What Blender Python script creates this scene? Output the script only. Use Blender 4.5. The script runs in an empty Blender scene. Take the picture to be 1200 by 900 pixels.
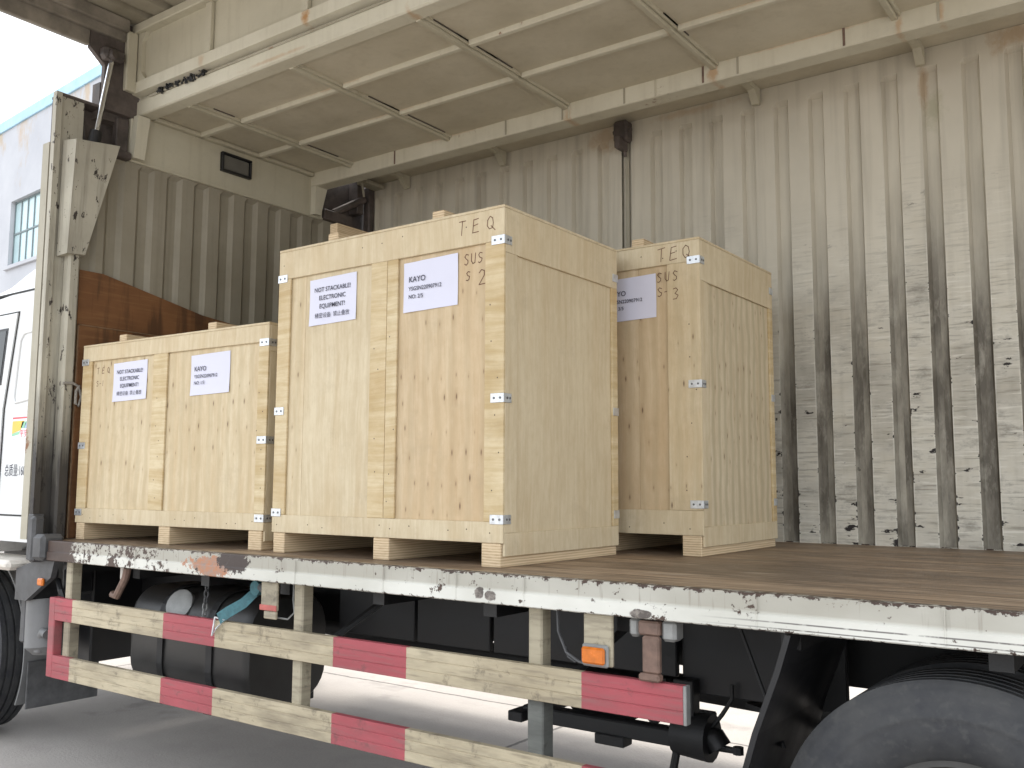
import bpy, math, random
from mathutils import Vector, Matrix
random.seed(7)
RAD = math.radians
sc = bpy.context.scene
col = sc.collection

# ------------------------------------------------------------------ camera
F, YAW, PITCH, ROLL = 1102.6, RAD(35.883), RAD(6.035), RAD(.261)
CAM = Vector((0, 0, 1.52))
_f = Vector((-math.sin(YAW)*math.cos(PITCH), math.cos(YAW)*math.cos(PITCH), math.sin(PITCH)))
_r = Vector((math.cos(YAW), math.sin(YAW), 0)); _u = _r.cross(_f)
_R = _r*math.cos(ROLL)+_u*math.sin(ROLL); _U = _u*math.cos(ROLL)-_r*math.sin(ROLL)
cd = bpy.data.cameras.new('camera'); cam = bpy.data.objects.new('camera', cd); col.objects.link(cam)
cd.sensor_width = 36; cd.lens = 36*F/1200; cd.clip_end = 2000; cd.clip_start = .05
cam.matrix_world = Matrix(((_R.x, _U.x, -_f.x, CAM.x), (_R.y, _U.y, -_f.y, CAM.y), (_R.z, _U.z, -_f.z, CAM.z), (0, 0, 0, 1)))
sc.camera = cam

# ------------------------------------------------------------------ light
SUN_DIR = Vector((-.20, .30, .93)).normalized()          # towards the sun
world = bpy.data.worlds.new('World'); sc.world = world; world.use_nodes = True
wt = world.node_tree; wt.nodes.clear()
sky = wt.nodes.new('ShaderNodeTexSky'); sky.sky_type = 'NISHITA'; sky.sun_disc = False
sky.sun_elevation = math.asin(SUN_DIR.z); sky.sun_rotation = math.atan2(SUN_DIR.x, SUN_DIR.y)
sky.air_density = 1.0; sky.dust_density = 4.0; sky.ozone_density = 1.0
cloud = wt.nodes.new('ShaderNodeMixRGB'); cloud.inputs[0].default_value = .72      # thin bright overcast
cloud.inputs[2].default_value = (8.2, 8.5, 8.8, 1)
wt.links.new(sky.outputs[0], cloud.inputs[1])
bg = wt.nodes.new('ShaderNodeBackground'); bg.inputs[1].default_value = .11
wo = wt.nodes.new('ShaderNodeOutputWorld')
wt.links.new(cloud.outputs[0], bg.inputs[0]); wt.links.new(bg.outputs[0], wo.inputs[0])
sd = bpy.data.lights.new('sun', 'SUN'); sd.energy = 1.4; sd.angle = RAD(28); sd.color = (1, .95, .87)
sun = bpy.data.objects.new('sun', sd); col.objects.link(sun)
sun.rotation_euler = (-SUN_DIR).to_track_quat('-Z', 'Y').to_euler(); sun.location = (-3, -8, 9)
sc.view_settings.view_transform = 'Standard'; sc.view_settings.look = 'None'
sc.view_settings.gamma = 1; sc.view_settings.use_curve_mapping = False
sc.view_settings.exposure = 1.60

# ------------------------------------------------------------------ pixel -> place (distance from the plane it lies on)
def ray(x, y): return _R*((x-600)/F)+_U*(-(y-450)/F)+_f
def onY(x, y, Y): d = ray(x, y); return CAM+d*((Y-CAM.y)/d.y)
def onX(x, y, X): d = ray(x, y); return CAM+d*((X-CAM.x)/d.x)

# ------------------------------------------------------------------ nodes
class NT:
    def __init__(s, name):
        s.m = bpy.data.materials.new(name); s.m.use_nodes = True
        s.t = s.m.node_tree; s.b = s.t.nodes['Principled BSDF']
        s._tc = None
    def n(s, typ, **k):
        o = s.t.nodes.new(typ)
        for a, v in k.items(): setattr(o, a, v)
        return o
    def put(s, inp, v):
        if hasattr(v, 'is_linked'): s.t.links.new(v, inp)
        elif v is not None:
            if isinstance(v, (tuple, list)) and len(v) == 3 and len(inp.default_value) == 4: v = (*v, 1)
            inp.default_value = v
    def coord(s, rnd=True):
        tc = s.n('ShaderNodeTexCoord').outputs['Object']
        if rnd:
            oi = s.n('ShaderNodeObjectInfo').outputs['Random']
            a = s.n('ShaderNodeVectorMath', operation='ADD'); s.put(a.inputs[0], tc)
            c = s.n('ShaderNodeCombineXYZ'); m = s.math('MULTIPLY', oi, 37.); s.put(c.inputs[0], m); s.put(c.inputs[1], m); s.put(c.inputs[2], s.math('MULTIPLY', oi, 19.))
            s.put(a.inputs[1], c.outputs[0]); return a.outputs[0]
        return tc
    def rand(s): return s.n('ShaderNodeObjectInfo').outputs['Random']
    def pos(s): return s.n('ShaderNodeNewGeometry').outputs['Position']
    def scale(s, v, k):
        a = s.n('ShaderNodeVectorMath', operation='MULTIPLY'); s.put(a.inputs[0], v); a.inputs[1].default_value = k; return a.outputs[0]
    def sep(s, v): o = s.n('ShaderNodeSeparateXYZ'); s.put(o.inputs[0], v); return o.outputs
    def comb(s, x=0., y=0., z=0.):
        o = s.n('ShaderNodeCombineXYZ'); s.put(o.inputs[0], x); s.put(o.inputs[1], y); s.put(o.inputs[2], z); return o.outputs[0]
    def math(s, op, a, b=None, c=None, clamp=False):
        o = s.n('ShaderNodeMath', operation=op); o.use_clamp = clamp
        s.put(o.inputs[0], a)
        if b is not None: s.put(o.inputs[1], b)
        if c is not None: s.put(o.inputs[2], c)
        return o.outputs[0]
    def noise(s, v, sc_=5., det=4., rough=.55, dist=0.):
        o = s.n('ShaderNodeTexNoise'); s.put(o.inputs['Vector'], v)
        o.inputs['Scale'].default_value = sc_; o.inputs['Detail'].default_value = det
        o.inputs['Roughness'].default_value = rough; o.inputs['Distortion'].default_value = dist
        return o.outputs[0]
    def step(s, v, lo, hi, o0=0., o1=1.):
        o = s.n('ShaderNodeMapRange'); o.clamp = True; s.put(o.inputs[0], v)
        for i, k in enumerate((lo, hi, o0, o1)): s.put(o.inputs[i+1], k)
        return o.outputs[0]
    def mix(s, f, a, b, mode='MIX'):
        o = s.n('ShaderNodeMixRGB', blend_type=mode); s.put(o.inputs[0], f); s.put(o.inputs[1], a); s.put(o.inputs[2], b); return o.outputs[0]
    def wn(s, v):
        o = s.n('ShaderNodeTexWhiteNoise', noise_dimensions='3D'); s.put(o.inputs[0], v); return o.outputs[0]
    def bump(s, h, st=.2, d=.01):
        o = s.n('ShaderNodeBump'); o.inputs['Strength'].default_value = st; o.inputs['Distance'].default_value = d; s.put(o.inputs['Height'], h); return o.outputs[0]
    def out(s, c, rough=.6, bump=None, metal=None, spec=None):
        s.put(s.b.inputs['Base Color'], c); s.put(s.b.inputs['Roughness'], rough)
        if bump is not None: s.put(s.b.inputs['Normal'], bump)
        if metal is not None: s.put(s.b.inputs['Metallic'], metal)
        if spec is not None: s.put(s.b.inputs['Specular IOR Level'], spec)
        return s.m

def sr(r, g, b):     # 8-bit display colour -> linear
    return tuple(((c/255)/12.92 if c/255 <= .04045 else ((c/255+.055)/1.055)**2.4) for c in (r, g, b))

def m_ply(name, axis, c0, c1, knots=True, ripple=.34, rows=.42):
    n = NT(name); v = n.coord(); x, y, z = n.sep(v)
    ac = n.math('ADD', x, y)
    along, across = (z, ac) if axis == 'V' else (ac, z)
    warp = n.noise(n.comb(n.math('MULTIPLY', across, 3.), n.math('MULTIPLY', along, 1.5)), 1., 2.)
    a2 = n.math('ADD', across, n.math('MULTIPLY', warp, .10))
    g = n.noise(n.comb(n.math('MULTIPLY', a2, 34.), n.math('MULTIPLY', along, 1.1)), 1., 5., .62)
    g2 = n.noise(n.comb(n.math('MULTIPLY', a2, 160.), n.math('MULTIPLY', along, 5.)), 1., 3., .6)
    blot = n.noise(n.scale(v, (3.1, 3.1, 2.2)), 1., 3.)
    patch = n.noise(n.comb(n.math('MULTIPLY', across, 7.), n.math('MULTIPLY', along, .45)), 1., 1.)
    t = n.math('ADD', n.math('MULTIPLY', g, .55), n.math('MULTIPLY', blot, .45))
    c = n.mix(n.step(t, .40, .60), c0, c1)
    c = n.mix(n.step(patch, .52, .66, 0, .38), c, (c1[0]*1.0, c1[1]*.93, c1[2]*.84))
    mot = n.noise(n.comb(n.math('MULTIPLY', across, 26.), n.math('MULTIPLY', along, 11.)), 1., 5., .7)
    c = n.mix(n.step(mot, .46, .70, 0, .34), c, (c1[0]*.84, c1[1]*.80, c1[2]*.72))
    c = n.mix(n.step(mot, .46, .30, 0, .30), c, (min(.8, c0[0]*1.08), c0[1]*1.08, c0[2]*1.12))
    c = n.mix(n.step(g2, .5, .75, 0, .22), c, (c1[0]*.62, c1[1]*.52, c1[2]*.42))
    smu = n.noise(n.scale(v, (2.3, 2.3, 3.1)), 1.7, 6., .72); c = n.mix(n.step(smu, .55, .72, 0, .28), c, (.33, .265, .18))
    r = n.rand()
    c = n.mix(n.step(r, 0, 1, 0, .22), c, (c1[0]*1.0, c1[1]*.92, c1[2]*.80))
    if knots:
        # rotary-cut veneer: the same knot comes back at even steps across the sheet
        p, q = .074, .11
        row = n.math('FLOOR', n.math('DIVIDE', along, q))
        rr = n.wn(n.comb(row, n.math('MULTIPLY', r, 50.), 3.)); rr2 = n.wn(n.comb(row, 7., n.math('MULTIPLY', r, 31.)))
        cx = n.math('ADD', n.math('DIVIDE', across, p), n.math('MULTIPLY', rr, 5.))
        ci = n.math('FLOOR', cx)
        jit = n.wn(n.comb(ci, row, 1.)); jit2 = n.wn(n.comb(ci, row, 9.))
        fx = n.math('SUBTRACT', n.math('FRACT', cx), n.math('ADD', .38, n.math('MULTIPLY', jit, .24)))
        fz = n.math('SUBTRACT', n.math('FRACT', n.math('DIVIDE', along, q)), n.math('ADD', .3, n.math('MULTIPLY', jit2, .4)))
        kz = n.step(jit2, 0., 1., .45, 1.25)
        dx = n.math('DIVIDE', n.math('MULTIPLY', fx, p/.0040), kz); dz = n.math('DIVIDE', n.math('MULTIPLY', fz, q/.0130), kz)
        d = n.math('SQRT', n.math('ADD', n.math('MULTIPLY', dx, dx), n.math('MULTIPLY', dz, dz)))
        on = n.math('MULTIPLY', n.math('GREATER_THAN', rr2, rows), n.math('GREATER_THAN', jit, .34))
        strp = n.math('SINE', n.math('ADD', n.math('MULTIPLY', across, 2*math.pi/p), n.math('MULTIPLY', n.noise(n.comb(n.math('MULTIPLY', across, 5.), n.math('MULTIPLY', along, 3.)), 1., 3.), 7.)))
        c = n.mix(n.step(strp, -.3, .9, 0, ripple), c, (c1[0]*.80, c1[1]*.80, c1[2]*.76))
        halo = n.math('MULTIPLY', n.step(d, .8, 3.4, .22, 0.), on)
        core = n.math('MULTIPLY', n.step(d, .35, 1.15, .8, 0.), n.math('MULTIPLY', on, n.step(jit2, 0, 1, .35, 1.)))
        c = n.mix(halo, c, (.30, .18, .085)); c = n.mix(core, c, (.10, .05, .024))
    h = n.math('ADD', n.math('MULTIPLY', g2, .6), n.math('MULTIPLY', g, .8))
    return n.out(c, n.step(g, .3, .7, .62, .74), n.bump(h, .25, .004), spec=.3)

W0, W1 = (.645, .55, .38), (.55, .44, .28)
M = {}
M['ply_v'] = m_ply('pine_ply_upright', 'V', W0, W1)
M['ply_ripple'] = m_ply('pine_ply_rippled', 'V', (.66, .575, .41), (.53, .44, .30), ripple=.62, rows=.30)
M['ply_red'] = m_ply('pine_ply_reddish', 'V', (.62, .505, .34), (.525, .40, .25))
M['ply_clear'] = m_ply('pine_ply_clear', 'V', (.64, .55, .385), (.54, .445, .295), knots=False)
M['ply_h'] = m_ply('pine_ply_cross', 'H', (.67, .57, .38), (.49, .37, .20), knots=False)
def m_skid():
    n = NT('laminated_skid'); v = n.coord(); x, y, z = n.sep(v)
    w = n.math('ADD', z, n.math('MULTIPLY', n.noise(v, 4., 2.), .006))
    b = n.math('SINE', n.math('MULTIPLY', w, 2*math.pi/.0105))
    g = n.noise(n.scale(v, (30, 5, 160)), 1., 4.)
    c = n.mix(n.step(n.math('ADD', n.math('MULTIPLY', b, .25), g), .3, .8), (.66, .525, .345), (.46, .335, .205))
    return n.out(c, .75, n.bump(g, .3, .004), spec=.25)
M['skid'] = m_skid()
def m_simple(name, c, rough=.5, metal=0., var=.15, sc_=6., bump=.0, spec=None):
    n = NT(name); v = n.coord(); a = n.noise(v, sc_, 5., .6)
    k = n.mix(n.step(a, .3, .7), tuple(i*(1-var) for i in c), tuple(min(1, i*(1+var)) for i in c))
    return n.out(k, n.step(a, .3, .7, max(.05, rough-.08), min(1, rough+.08)), n.bump(n.noise(v, sc_*12, 3.), bump, .003) if bump else None, metal, spec)
M['clip'] = m_simple('galvanised_clip', (.62, .64, .66), .38, .75, .2, 40)
M['clip_dark'] = m_simple('clip_rivet', (.15, .15, .15), .5, .6)
M['nail'] = m_simple('nail_head', (.10, .075, .055), .6, .4)
M['paper'] = m_simple('label_paper', (.64, .64, .75), .55, 0, .03, 3)
M['ink'] = m_simple('printed_ink', (.035, .035, .06), .6)
M['marker'] = m_simple('marker_ink', (.13, .055, .03), .7)
M['black'] = m_simple('black_chassis_paint', (.009, .009, .0095), .55, 0, .35, 9, .2)
M['black2'] = m_simple('black_plastic', (.011, .011, .012), .45, 0, .3, 7)
M['tank'] = m_simple('dark_tank_paint', (.023, .022, .021), .42, 0, .35, 5, .1)
M['dkbrown'] = m_simple('sooty_steel', (.085, .068, .060), .65, 0, .5, 9, .3)
M['frame_brown'] = m_simple('weathered_frame', (.21, .185, .15), .6, 0, .4, 7, .2)
M['greyplastic'] = m_simple('grey_mudguard', (.16, .16, .16), .55, 0, .2, 5, .1)
M['grime_grey'] = m_simple('grimy_bracket', (.07, .07, .072), .55, 0, .4, 12, .2)
M['chrome'] = m_simple('chromed_rod', (.75, .76, .78), .18, 1., .05)
M['rusthook'] = m_simple('rusty_pink_hook', (.165, .105, .08), .7, 0, .35, 22, .3)
M['galv'] = m_simple('dull_zinc', (.26, .26, .25), .55, .3, .25, 14)
M['orange'] = m_simple('amber_lens', (.60, .16, .02), .22, 0, .2, 30)
M['redref'] = m_simple('red_reflector', (.42, .10, .085), .35, 0, .2, 20)
M['teal'] = m_simple('teal_webbing', (.055, .145, .165), .8, 0, .3, 40, .3)
M['rope'] = m_simple('grey_rope', (.25, .23, .20), .85, 0, .3, 60, .4)
M['glassdark'] = m_simple('dark_cab_glass', (.012, .013, .014), .08)
M['cab'] = m_simple('white_cab_paint', (.66, .67, .665), .28, 0, .03, 2)
M['seamdark'] = m_simple('dark_seam', (.02, .02, .02), .7)
M['creamlip'] = m_simple('cream_lip', (.62, .58, .52), .6, 0, .2, 14)
M['lens'] = m_simple('dusty_lamp_lens', (.13, .125, .11), .35, 0, .15, 8)
M['stick_y'] = m_simple('sticker_yellow', (.80, .50, .06), .4)
M['stick_g'] = m_simple('sticker_green', (.25, .55, .35), .4)
M['stick_b'] = m_simple('sticker_blue', (.35, .5, .72), .4)
M['stick_r'] = m_simple('sticker_red', (.70, .08, .09), .4)
M['stick_w'] = m_simple('sticker_white', (.80, .76, .82), .4)

def stain(n, c, p, spots, colr, k=1.):
    x, y, z = n.sep(p); f = n.math('SUBTRACT', n.noise(p, 14., 5., .7), .5); f = n.math('MULTIPLY', f, 2.4)
    for cx, cz, rx, rz, a in spots:
        dx = n.math('DIVIDE', n.math('SUBTRACT', x, cx), rx); dz = n.math('DIVIDE', n.math('SUBTRACT', z, cz), rz)
        r = n.math('ADD', n.math('SQRT', n.math('ADD', n.math('MULTIPLY', dx, dx), n.math('MULTIPLY', dz, dz))), f)
        c = n.mix(n.step(r, 1.1, .35, 0, a), c, colr)
    return c
def m_paint(name, base, dirt=.35, rust=.0, streak=.3, seed=0., rough=.5, spots=()):
    """old enamel on steel: cloudy dirt, vertical run marks, a few rust spots"""
    n = NT(name); p = n.scale(n.pos(), (1, 1, 1))
    a = n.noise(n.scale(p, (1.3, 1.3, 1.3)), 1.2+seed, 5., .6)
    s = n.noise(n.scale(p, (16, 16, .9)), 1., 4., .6)
    f = n.noise(p, 30., 4., .6)
    d1 = tuple(i*.62 for i in base)
    c = n.mix(n.math('MULTIPLY', n.step(a, .35, .72), dirt), base, (d1[0]*1.02, d1[1]*.98, d1[2]*.88))
    c = n.mix(n.math('MULTIPLY', n.step(s, .52, .75), streak), c, (d1[0]*.9, d1[1]*.84, d1[2]*.74))
    c = n.mix(n.step(f, .55, .75, 0, .16), c, d1)
    if rust:
        rr = n.math('ADD', n.noise(p, 2.3, 3.), n.math('MULTIPLY', n.noise(p, 26., 5., .7), .45))
        m = n.step(rr, 1.03-rust, 1.09-rust)
        c = n.mix(m, c, n.mix(n.noise(p, 40.), (.10, .045, .025), (.36, .17, .07)))
    if spots: c = stain(n, c, n.pos(), spots, (.42, .21, .07))
    return n.out(c, n.step(a, .3, .7, rough, rough+.15), n.bump(n.noise(n.scale(p, (1, 1, 1)), 2.2, 3.), .25, .02), spec=.35)
def m_post():
    n = NT('sooty_post_enamel'); p = n.pos(); x, y, z = n.sep(p)
    a = n.noise(p, 2.2, 5., .6); s_ = n.noise(n.scale(p, (22, 22, 1.2)), 1., 5., .65); f = n.noise(n.scale(p, (20, 20, 9)), 1., 5., .7)
    c = n.mix(n.step(a, .35, .7), (.50, .47, .385), (.36, .335, .27))
    c = n.mix(n.step(s_, .5, .7, 0, .6), c, (.20, .18, .145))
    c = n.mix(n.step(f, .595, .625), c, (.05, .04, .035))
    lim = n.math('ADD', z, n.math('ADD', n.math('MULTIPLY', s_, -.7), n.math('MULTIPLY', a, -.3)))
    c = n.mix(n.step(lim, 1.58, 1.12, 0, .95), c, (.032, .028, .026))
    return n.out(c, .6, n.bump(f, .3, .006), spec=.3)
M['post_soot'] = m_post()
CREAM = (.46, .42, .31)
M['cream'] = m_paint('cream_enamel', (.54, .505, .395), .4, .03, .3)
M['cream_beam'] = m_paint('cream_beam_enamel', (.64, .605, .49), .4, .10, .25, .3, spots=((-3.62, 3.935, .035, .05, .9), (-4.50, 3.93, .03, .05, .35), (-2.94, 3.74, .03, .07, .5), (-2.0, 3.75, .03, .07, .6), (-1.04, 3.74, .02, .06, .5), (-.85, 3.75, .02, .06, .5), (-2.72, 3.935, .03, .05, .6), (-3.9, 3.80, .3, .012, .35), (-1.5, 3.80, .4, .012, .4)))
M['ceil'] = m_paint('cream_ceiling_sheet', (.60, .55, .435), .5, .03, .2, .6)
M['cream_dirty'] = m_paint('dirty_cream_enamel', (.42, .39, .31), .8, .16, .6, .1)
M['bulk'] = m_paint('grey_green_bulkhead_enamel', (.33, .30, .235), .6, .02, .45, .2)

def m_wall(name, groove):
    """far side wall: grey cream paint, scuffed white and chipped black where cargo rubs"""
    n = NT(name); p = n.pos(); x, y, z = n.sep(p)
    a = n.noise(n.scale(p, (1.2, 1, .8)), 1.5, 5., .6)
    base = n.mix(n.step(a, .35, .7), (.63, .585, .485), (.54, .50, .41))
    st = n.noise(n.scale(p, (18, 1, .7)), 1., 4.)
    base = n.mix(n.step(st, .48, .76, 0, .5), base, (.33, .30, .24))
    rib = n.math('FLOOR', n.math('DIVIDE', n.math('ADD', x, 2.665), .2035))
    p = n.comb(x, y, n.math('ADD', z, n.math('MULTIPLY', n.wn(n.comb(rib, 2., 5.)), 7.)))
    base = stain(n, base, n.pos(), ((-3.02, 3.80, .16, .10, .55), (-.62, 3.83, .14, .09, .6), (-2.4, 3.84, .3, .03, .4), (-1.07, 3.66, .025, .16, .5)), (.42, .27, .14))
    base = stain(n, base, n.pos(), ((-1.02, 3.52, .06, .10, .5),), (.36, .35, .22))
    # worn zone: ragged upper limit, more wear towards the tail of the body
    lim = n.math('ADD', n.math('MULTIPLY', n.noise(n.comb(n.math('MULTIPLY', x, 2.4), 0., n.math('MULTIPLY', z, .3)), 1., 3.), 1.5), n.math('MULTIPLY', x, .10))
    zone = n.step(n.math('SUBTRACT', n.math('ADD', lim, 2.35), z), -.25, .75)
    if groove:
        g = n.noise(n.scale(p, (7, 1, 1.6)), 1.4, 5., .65)
        c = n.mix(n.math('MULTIPLY', zone, n.step(g, .3, .60, .35, .95)), base, (.115, .10, .078))
        lite = n.noise(n.scale(p, (9, 1, 3)), 1.3, 5., .7)
        c = n.mix(n.math('MULTIPLY', zone, n.step(lite, .54, .72, 0, .75)), c, (.46, .43, .36))
        chip = n.math('MULTIPLY', n.step(n.noise(n.scale(p, (30, 1, 14)), 1., 4., .7), .68, .73), zone)
        c = n.mix(n.math('MULTIPLY', chip, .7), c, (.04, .035, .03))
    else:
        g = n.noise(n.scale(p, (3.2, 1, 6)), 1.6, 7., .72)
        scr = n.noise(n.scale(p, (5, 1, 75)), 1., 4., .65); big_ = n.noise(n.scale(p, (1.7, 1, 2.2)), 1.2, 3.)
        c = n.mix(n.math('MULTIPLY', zone, n.step(g, .36, .54, 0, .8)), base, (.62, .59, .51))
        c = n.mix(n.math('MULTIPLY', zone, n.step(big_, .46, .68, 0, .6)), c, (.29, .265, .22))
        c = n.mix(n.math('MULTIPLY', zone, n.step(g, .54, .68, 0, .7)), c, (.23, .21, .175))
        c = n.mix(n.math('MULTIPLY', zone, n.step(scr, .55, .66, 0, .6)), c, (.20, .18, .145))
        c = n.mix(n.math('MULTIPLY', zone, n.step(scr, .43, .34, 0, .75)), c, (.72, .69, .61))
        uu = n.math('ABSOLUTE', n.math('SUBTRACT', n.math('FRACT', n.math('DIVIDE', n.math('ADD', x, 2.665), .2035)), .5))
        rim = n.math('MULTIPLY', n.step(uu, .245, .275), zone)
        c = n.mix(n.math('MULTIPLY', rim, n.step(n.noise(n.scale(p, (1, 1, 9)), 1., 4.), .42, .58, 0, .7)), c, (.74, .71, .63))
        low = n.math('ADD', n.step(z, 1.2, 2.0, .05, 0.), n.math('MULTIPLY', rim, .06))
        ch = n.math('ADD', n.noise(n.scale(p, (9, 1, 22)), 1., 5., .62), low)
        chip = n.math('MULTIPLY', n.step(ch, .655, .685), zone)
        c = n.mix(chip, c, (.025, .02, .018))
    return n.out(c, .58, n.bump(n.noise(n.scale(p, (3, 1, 1.5)), 1., 3.), .35, .03), spec=.3)
M['wall_land'] = m_wall('scuffed_wall_paint', False)
M['wall_groove'] = m_wall('grimy_groove_paint', True)

def m_deck():
    n = NT('worn_deck_wood'); p = n.pos(); x, y, z = n.sep(p)
    s = n.noise(n.scale(p, (1.6, 30, 1)), 1., 6., .65, .6)
    s2 = n.noise(n.scale(p, (5, 110, 1)), 1., 4., .6)
    b = n.noise(n.scale(p, (1., 2.2, 1)), 1.1, 5., .6)
    c = n.mix(n.step(s, .38, .62), (.15, .10, .062), (.42, .305, .20))
    c = n.mix(n.step(b, .42, .58, 0, .8), c, (.125, .088, .058))
    c = n.mix(n.step(s2, .54, .68, 0, .65), c, (.50, .40, .30))
    c = n.mix(n.step(n.noise(n.scale(p, (2.2, 14, 1)), 1., 5., .7), .62, .70, 0, .8), c, (.45, .38, .30))
    c = n.mix(n.step(s2, .40, .30, 0, .6), c, (.06, .04, .028))
    return n.out(c, n.step(b, .3, .7, .6, .42), n.bump(n.math('ADD', s, s2), .45, .006), spec=.4)
M['deck'] = m_deck()

def m_sill():
    n = NT('chipped_white_sill'); p = n.pos(); x, y, z = n.sep(p)
    f = n.noise(n.scale(p, (9, 9, 9)), 1., 6., .7); f2 = n.noise(n.scale(p, (34, 42, 38)), 1., 5., .7)
    lo = n.noise(n.scale(p, (1.8, 1, 3)), 1., 4.)
    c = n.mix(n.step(lo, .4, .65), (.68, .67, .61), (.55, .54, .48))
    up = n.step(z, 1.143, 1.155)
    c = n.mix(n.math('MULTIPLY', up, n.step(lo, .3, .6, .6, .95)), c, (.37, .35, .295))  # greyer upper band: its weaker light put into the colour
    run = n.noise(n.scale(p, (60, 1, 4)), 1., 3.)
    c = n.mix(n.math('MULTIPLY', up, n.step(run, .60, .72, 0, .6)), c, (.26, .23, .19))
    # chips along both arrises and bare / rusted patches
    edge = n.math('ADD', n.step(z, 1.183, 1.203, 0, .25), n.step(z, 1.116, 1.100, 0, .18))
    bare = n.math('MULTIPLY', n.step(n.math('ADD', f2, edge), .70, .74), 1.)
    left = n.step(x, -3.4, -4.75, .035, .13)
    chip = n.step(n.math('ADD', n.math('ADD', n.math('MULTIPLY', f, .6), n.math('MULTIPLY', f2, .4)), left), .615, .64)
    end = n.step(n.math('ADD', x, n.math('MULTIPLY', f, .14)), -4.70, -4.73)
    d = n.math('MAXIMUM', n.math('MAXIMUM', bare, chip), end)
    c = n.mix(d, c, n.mix(f, (.022, .015, .014), (.10, .062, .045)))
    # two rubbing scores low down on the rear half
    w = n.math('MULTIPLY', n.noise(n.scale(p, (1.6, 0, 0)), 1., 2.), .004)
    zz = n.math('ADD', z, w)
    l1 = n.step(n.math('ABSOLUTE', n.math('SUBTRACT', zz, 1.1275)), .0026, .0016); l2 = n.step(n.math('ABSOLUTE', n.math('SUBTRACT', zz, 1.1105)), .0022, .0012)
    sc2 = n.math('MULTIPLY', n.math('MAXIMUM', l1, l2), n.math('MULTIPLY', n.step(x, -1.25, -.95), n.step(f, .36, .48)))
    c = n.mix(n.math('MULTIPLY', sc2, .85), c, (.10, .09, .085))
    # rust bloom
    def blob(cx, cz, rx, rz, k):
        dx = n.math('DIVIDE', n.math('SUBTRACT', x, cx), rx); dz = n.math('DIVIDE', n.math('SUBTRACT', z, cz), rz)
        r = n.math('SQRT', n.math('ADD', n.math('MULTIPLY', dx, dx), n.math('MULTIPLY', dz, dz)))
        return n.step(n.math('ADD', r, n.math('ADD', n.math('MULTIPLY', n.math('SUBTRACT', f, .5), 2.2*k), n.math('MULTIPLY', n.math('SUBTRACT', f2, .5), 1.6*k))), 1.06, .96)
    c = n.mix(blob(-3.60, 1.145, .17, .045, .9), c, n.mix(n.step(f2, .4, .62), (.42, .19, .10), (.30, .22, .18)))
    c = n.mix(blob(-3.47, 1.17, .10, .05, .9), c, (.055, .04, .035))
    for cx, cz, rx, rz in ((-2.085, 1.134, .022, .021), (-2.035, 1.127, .027, .019), (-1.44, 1.113, .045, .014)):
        c = n.mix(blob(cx, cz, rx, rz, .55), c, n.mix(n.step(f2, .45, .6), (.10, .085, .075), (.26, .23, .20)))
    return n.out(c, .5, n.bump(n.math('ADD', f, n.math('MULTIPLY', d, -.6)), .3, .006), spec=.4)
M['sill'] = m_sill()

def m_rail(name, c0, c1, dirt):
    n = NT(name); p = n.pos()
    a = n.noise(n.scale(p, (2.5, 1, 12)), 1., 6., .65); s = n.noise(n.scale(p, (7, 1, 70)), 1., 4.)
    k = n.noise(n.scale(p, (16, 16, 16)), 1., 5., .7)
    c = n.mix(n.step(a, .35, .68), c0, c1)
    c = n.mix(n.step(n.noise(n.scale(p, (1.1, 1, 5)), 1., 5., .7), .48, .66, 0, .55), c, tuple(i*.9 for i in dirt)); c = n.mix(n.step(s, .52, .70, 0, .5), c, dirt); c = n.mix(n.step(k, .57, .68, 0, .55), c, tuple(i*.55 for i in dirt))
    return n.out(c, .55, n.bump(s, .2, .004), spec=.35)
M['rail_c'] = m_rail('rail_cream_paint', (.50, .43, .30), (.37, .31, .21), (.17, .14, .10))
M['rail_r'] = m_rail('rail_red_paint', (.40, .085, .10), (.31, .070, .080), (.24, .12, .115))
M['post'] = m_rail('post_cream_paint', (.43, .38, .275), (.33, .29, .21), (.17, .145, .11))
M['post_grey'] = m_rail('post_grey_paint', (.16, .165, .15), (.11, .115, .105), (.07, .07, .065))

def m_brown():
    n = NT('brown_board_face'); v = n.coord(); x, y, z = n.sep(v)
    a = n.noise(n.scale(v, (1, 2.5, 5)), 1., 5., .6); g = n.noise(n.scale(v, (1, 3, 60)), 1., 4.); s = n.noise(n.scale(v, (1, 10, 1.2)), 1., 4.)
    c = n.mix(n.step(a, .35, .7), (.23, .105, .042), (.14, .063, .027))
    c = n.mix(n.step(g, .5, .7, 0, .4), c, (.28, .145, .06)); c = n.mix(n.step(s, .52, .64, 0, .7), c, (.06, .03, .016))  # dark upright streaks: fold shadows put into the colour
    return n.out(c, .62, n.bump(g, .2, .004), spec=.3)
M['brown'] = m_brown()
M['brown_edge'] = m_simple('brown_board_edge', (.24, .15, .08), .75, 0, .3, 30)

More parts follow.
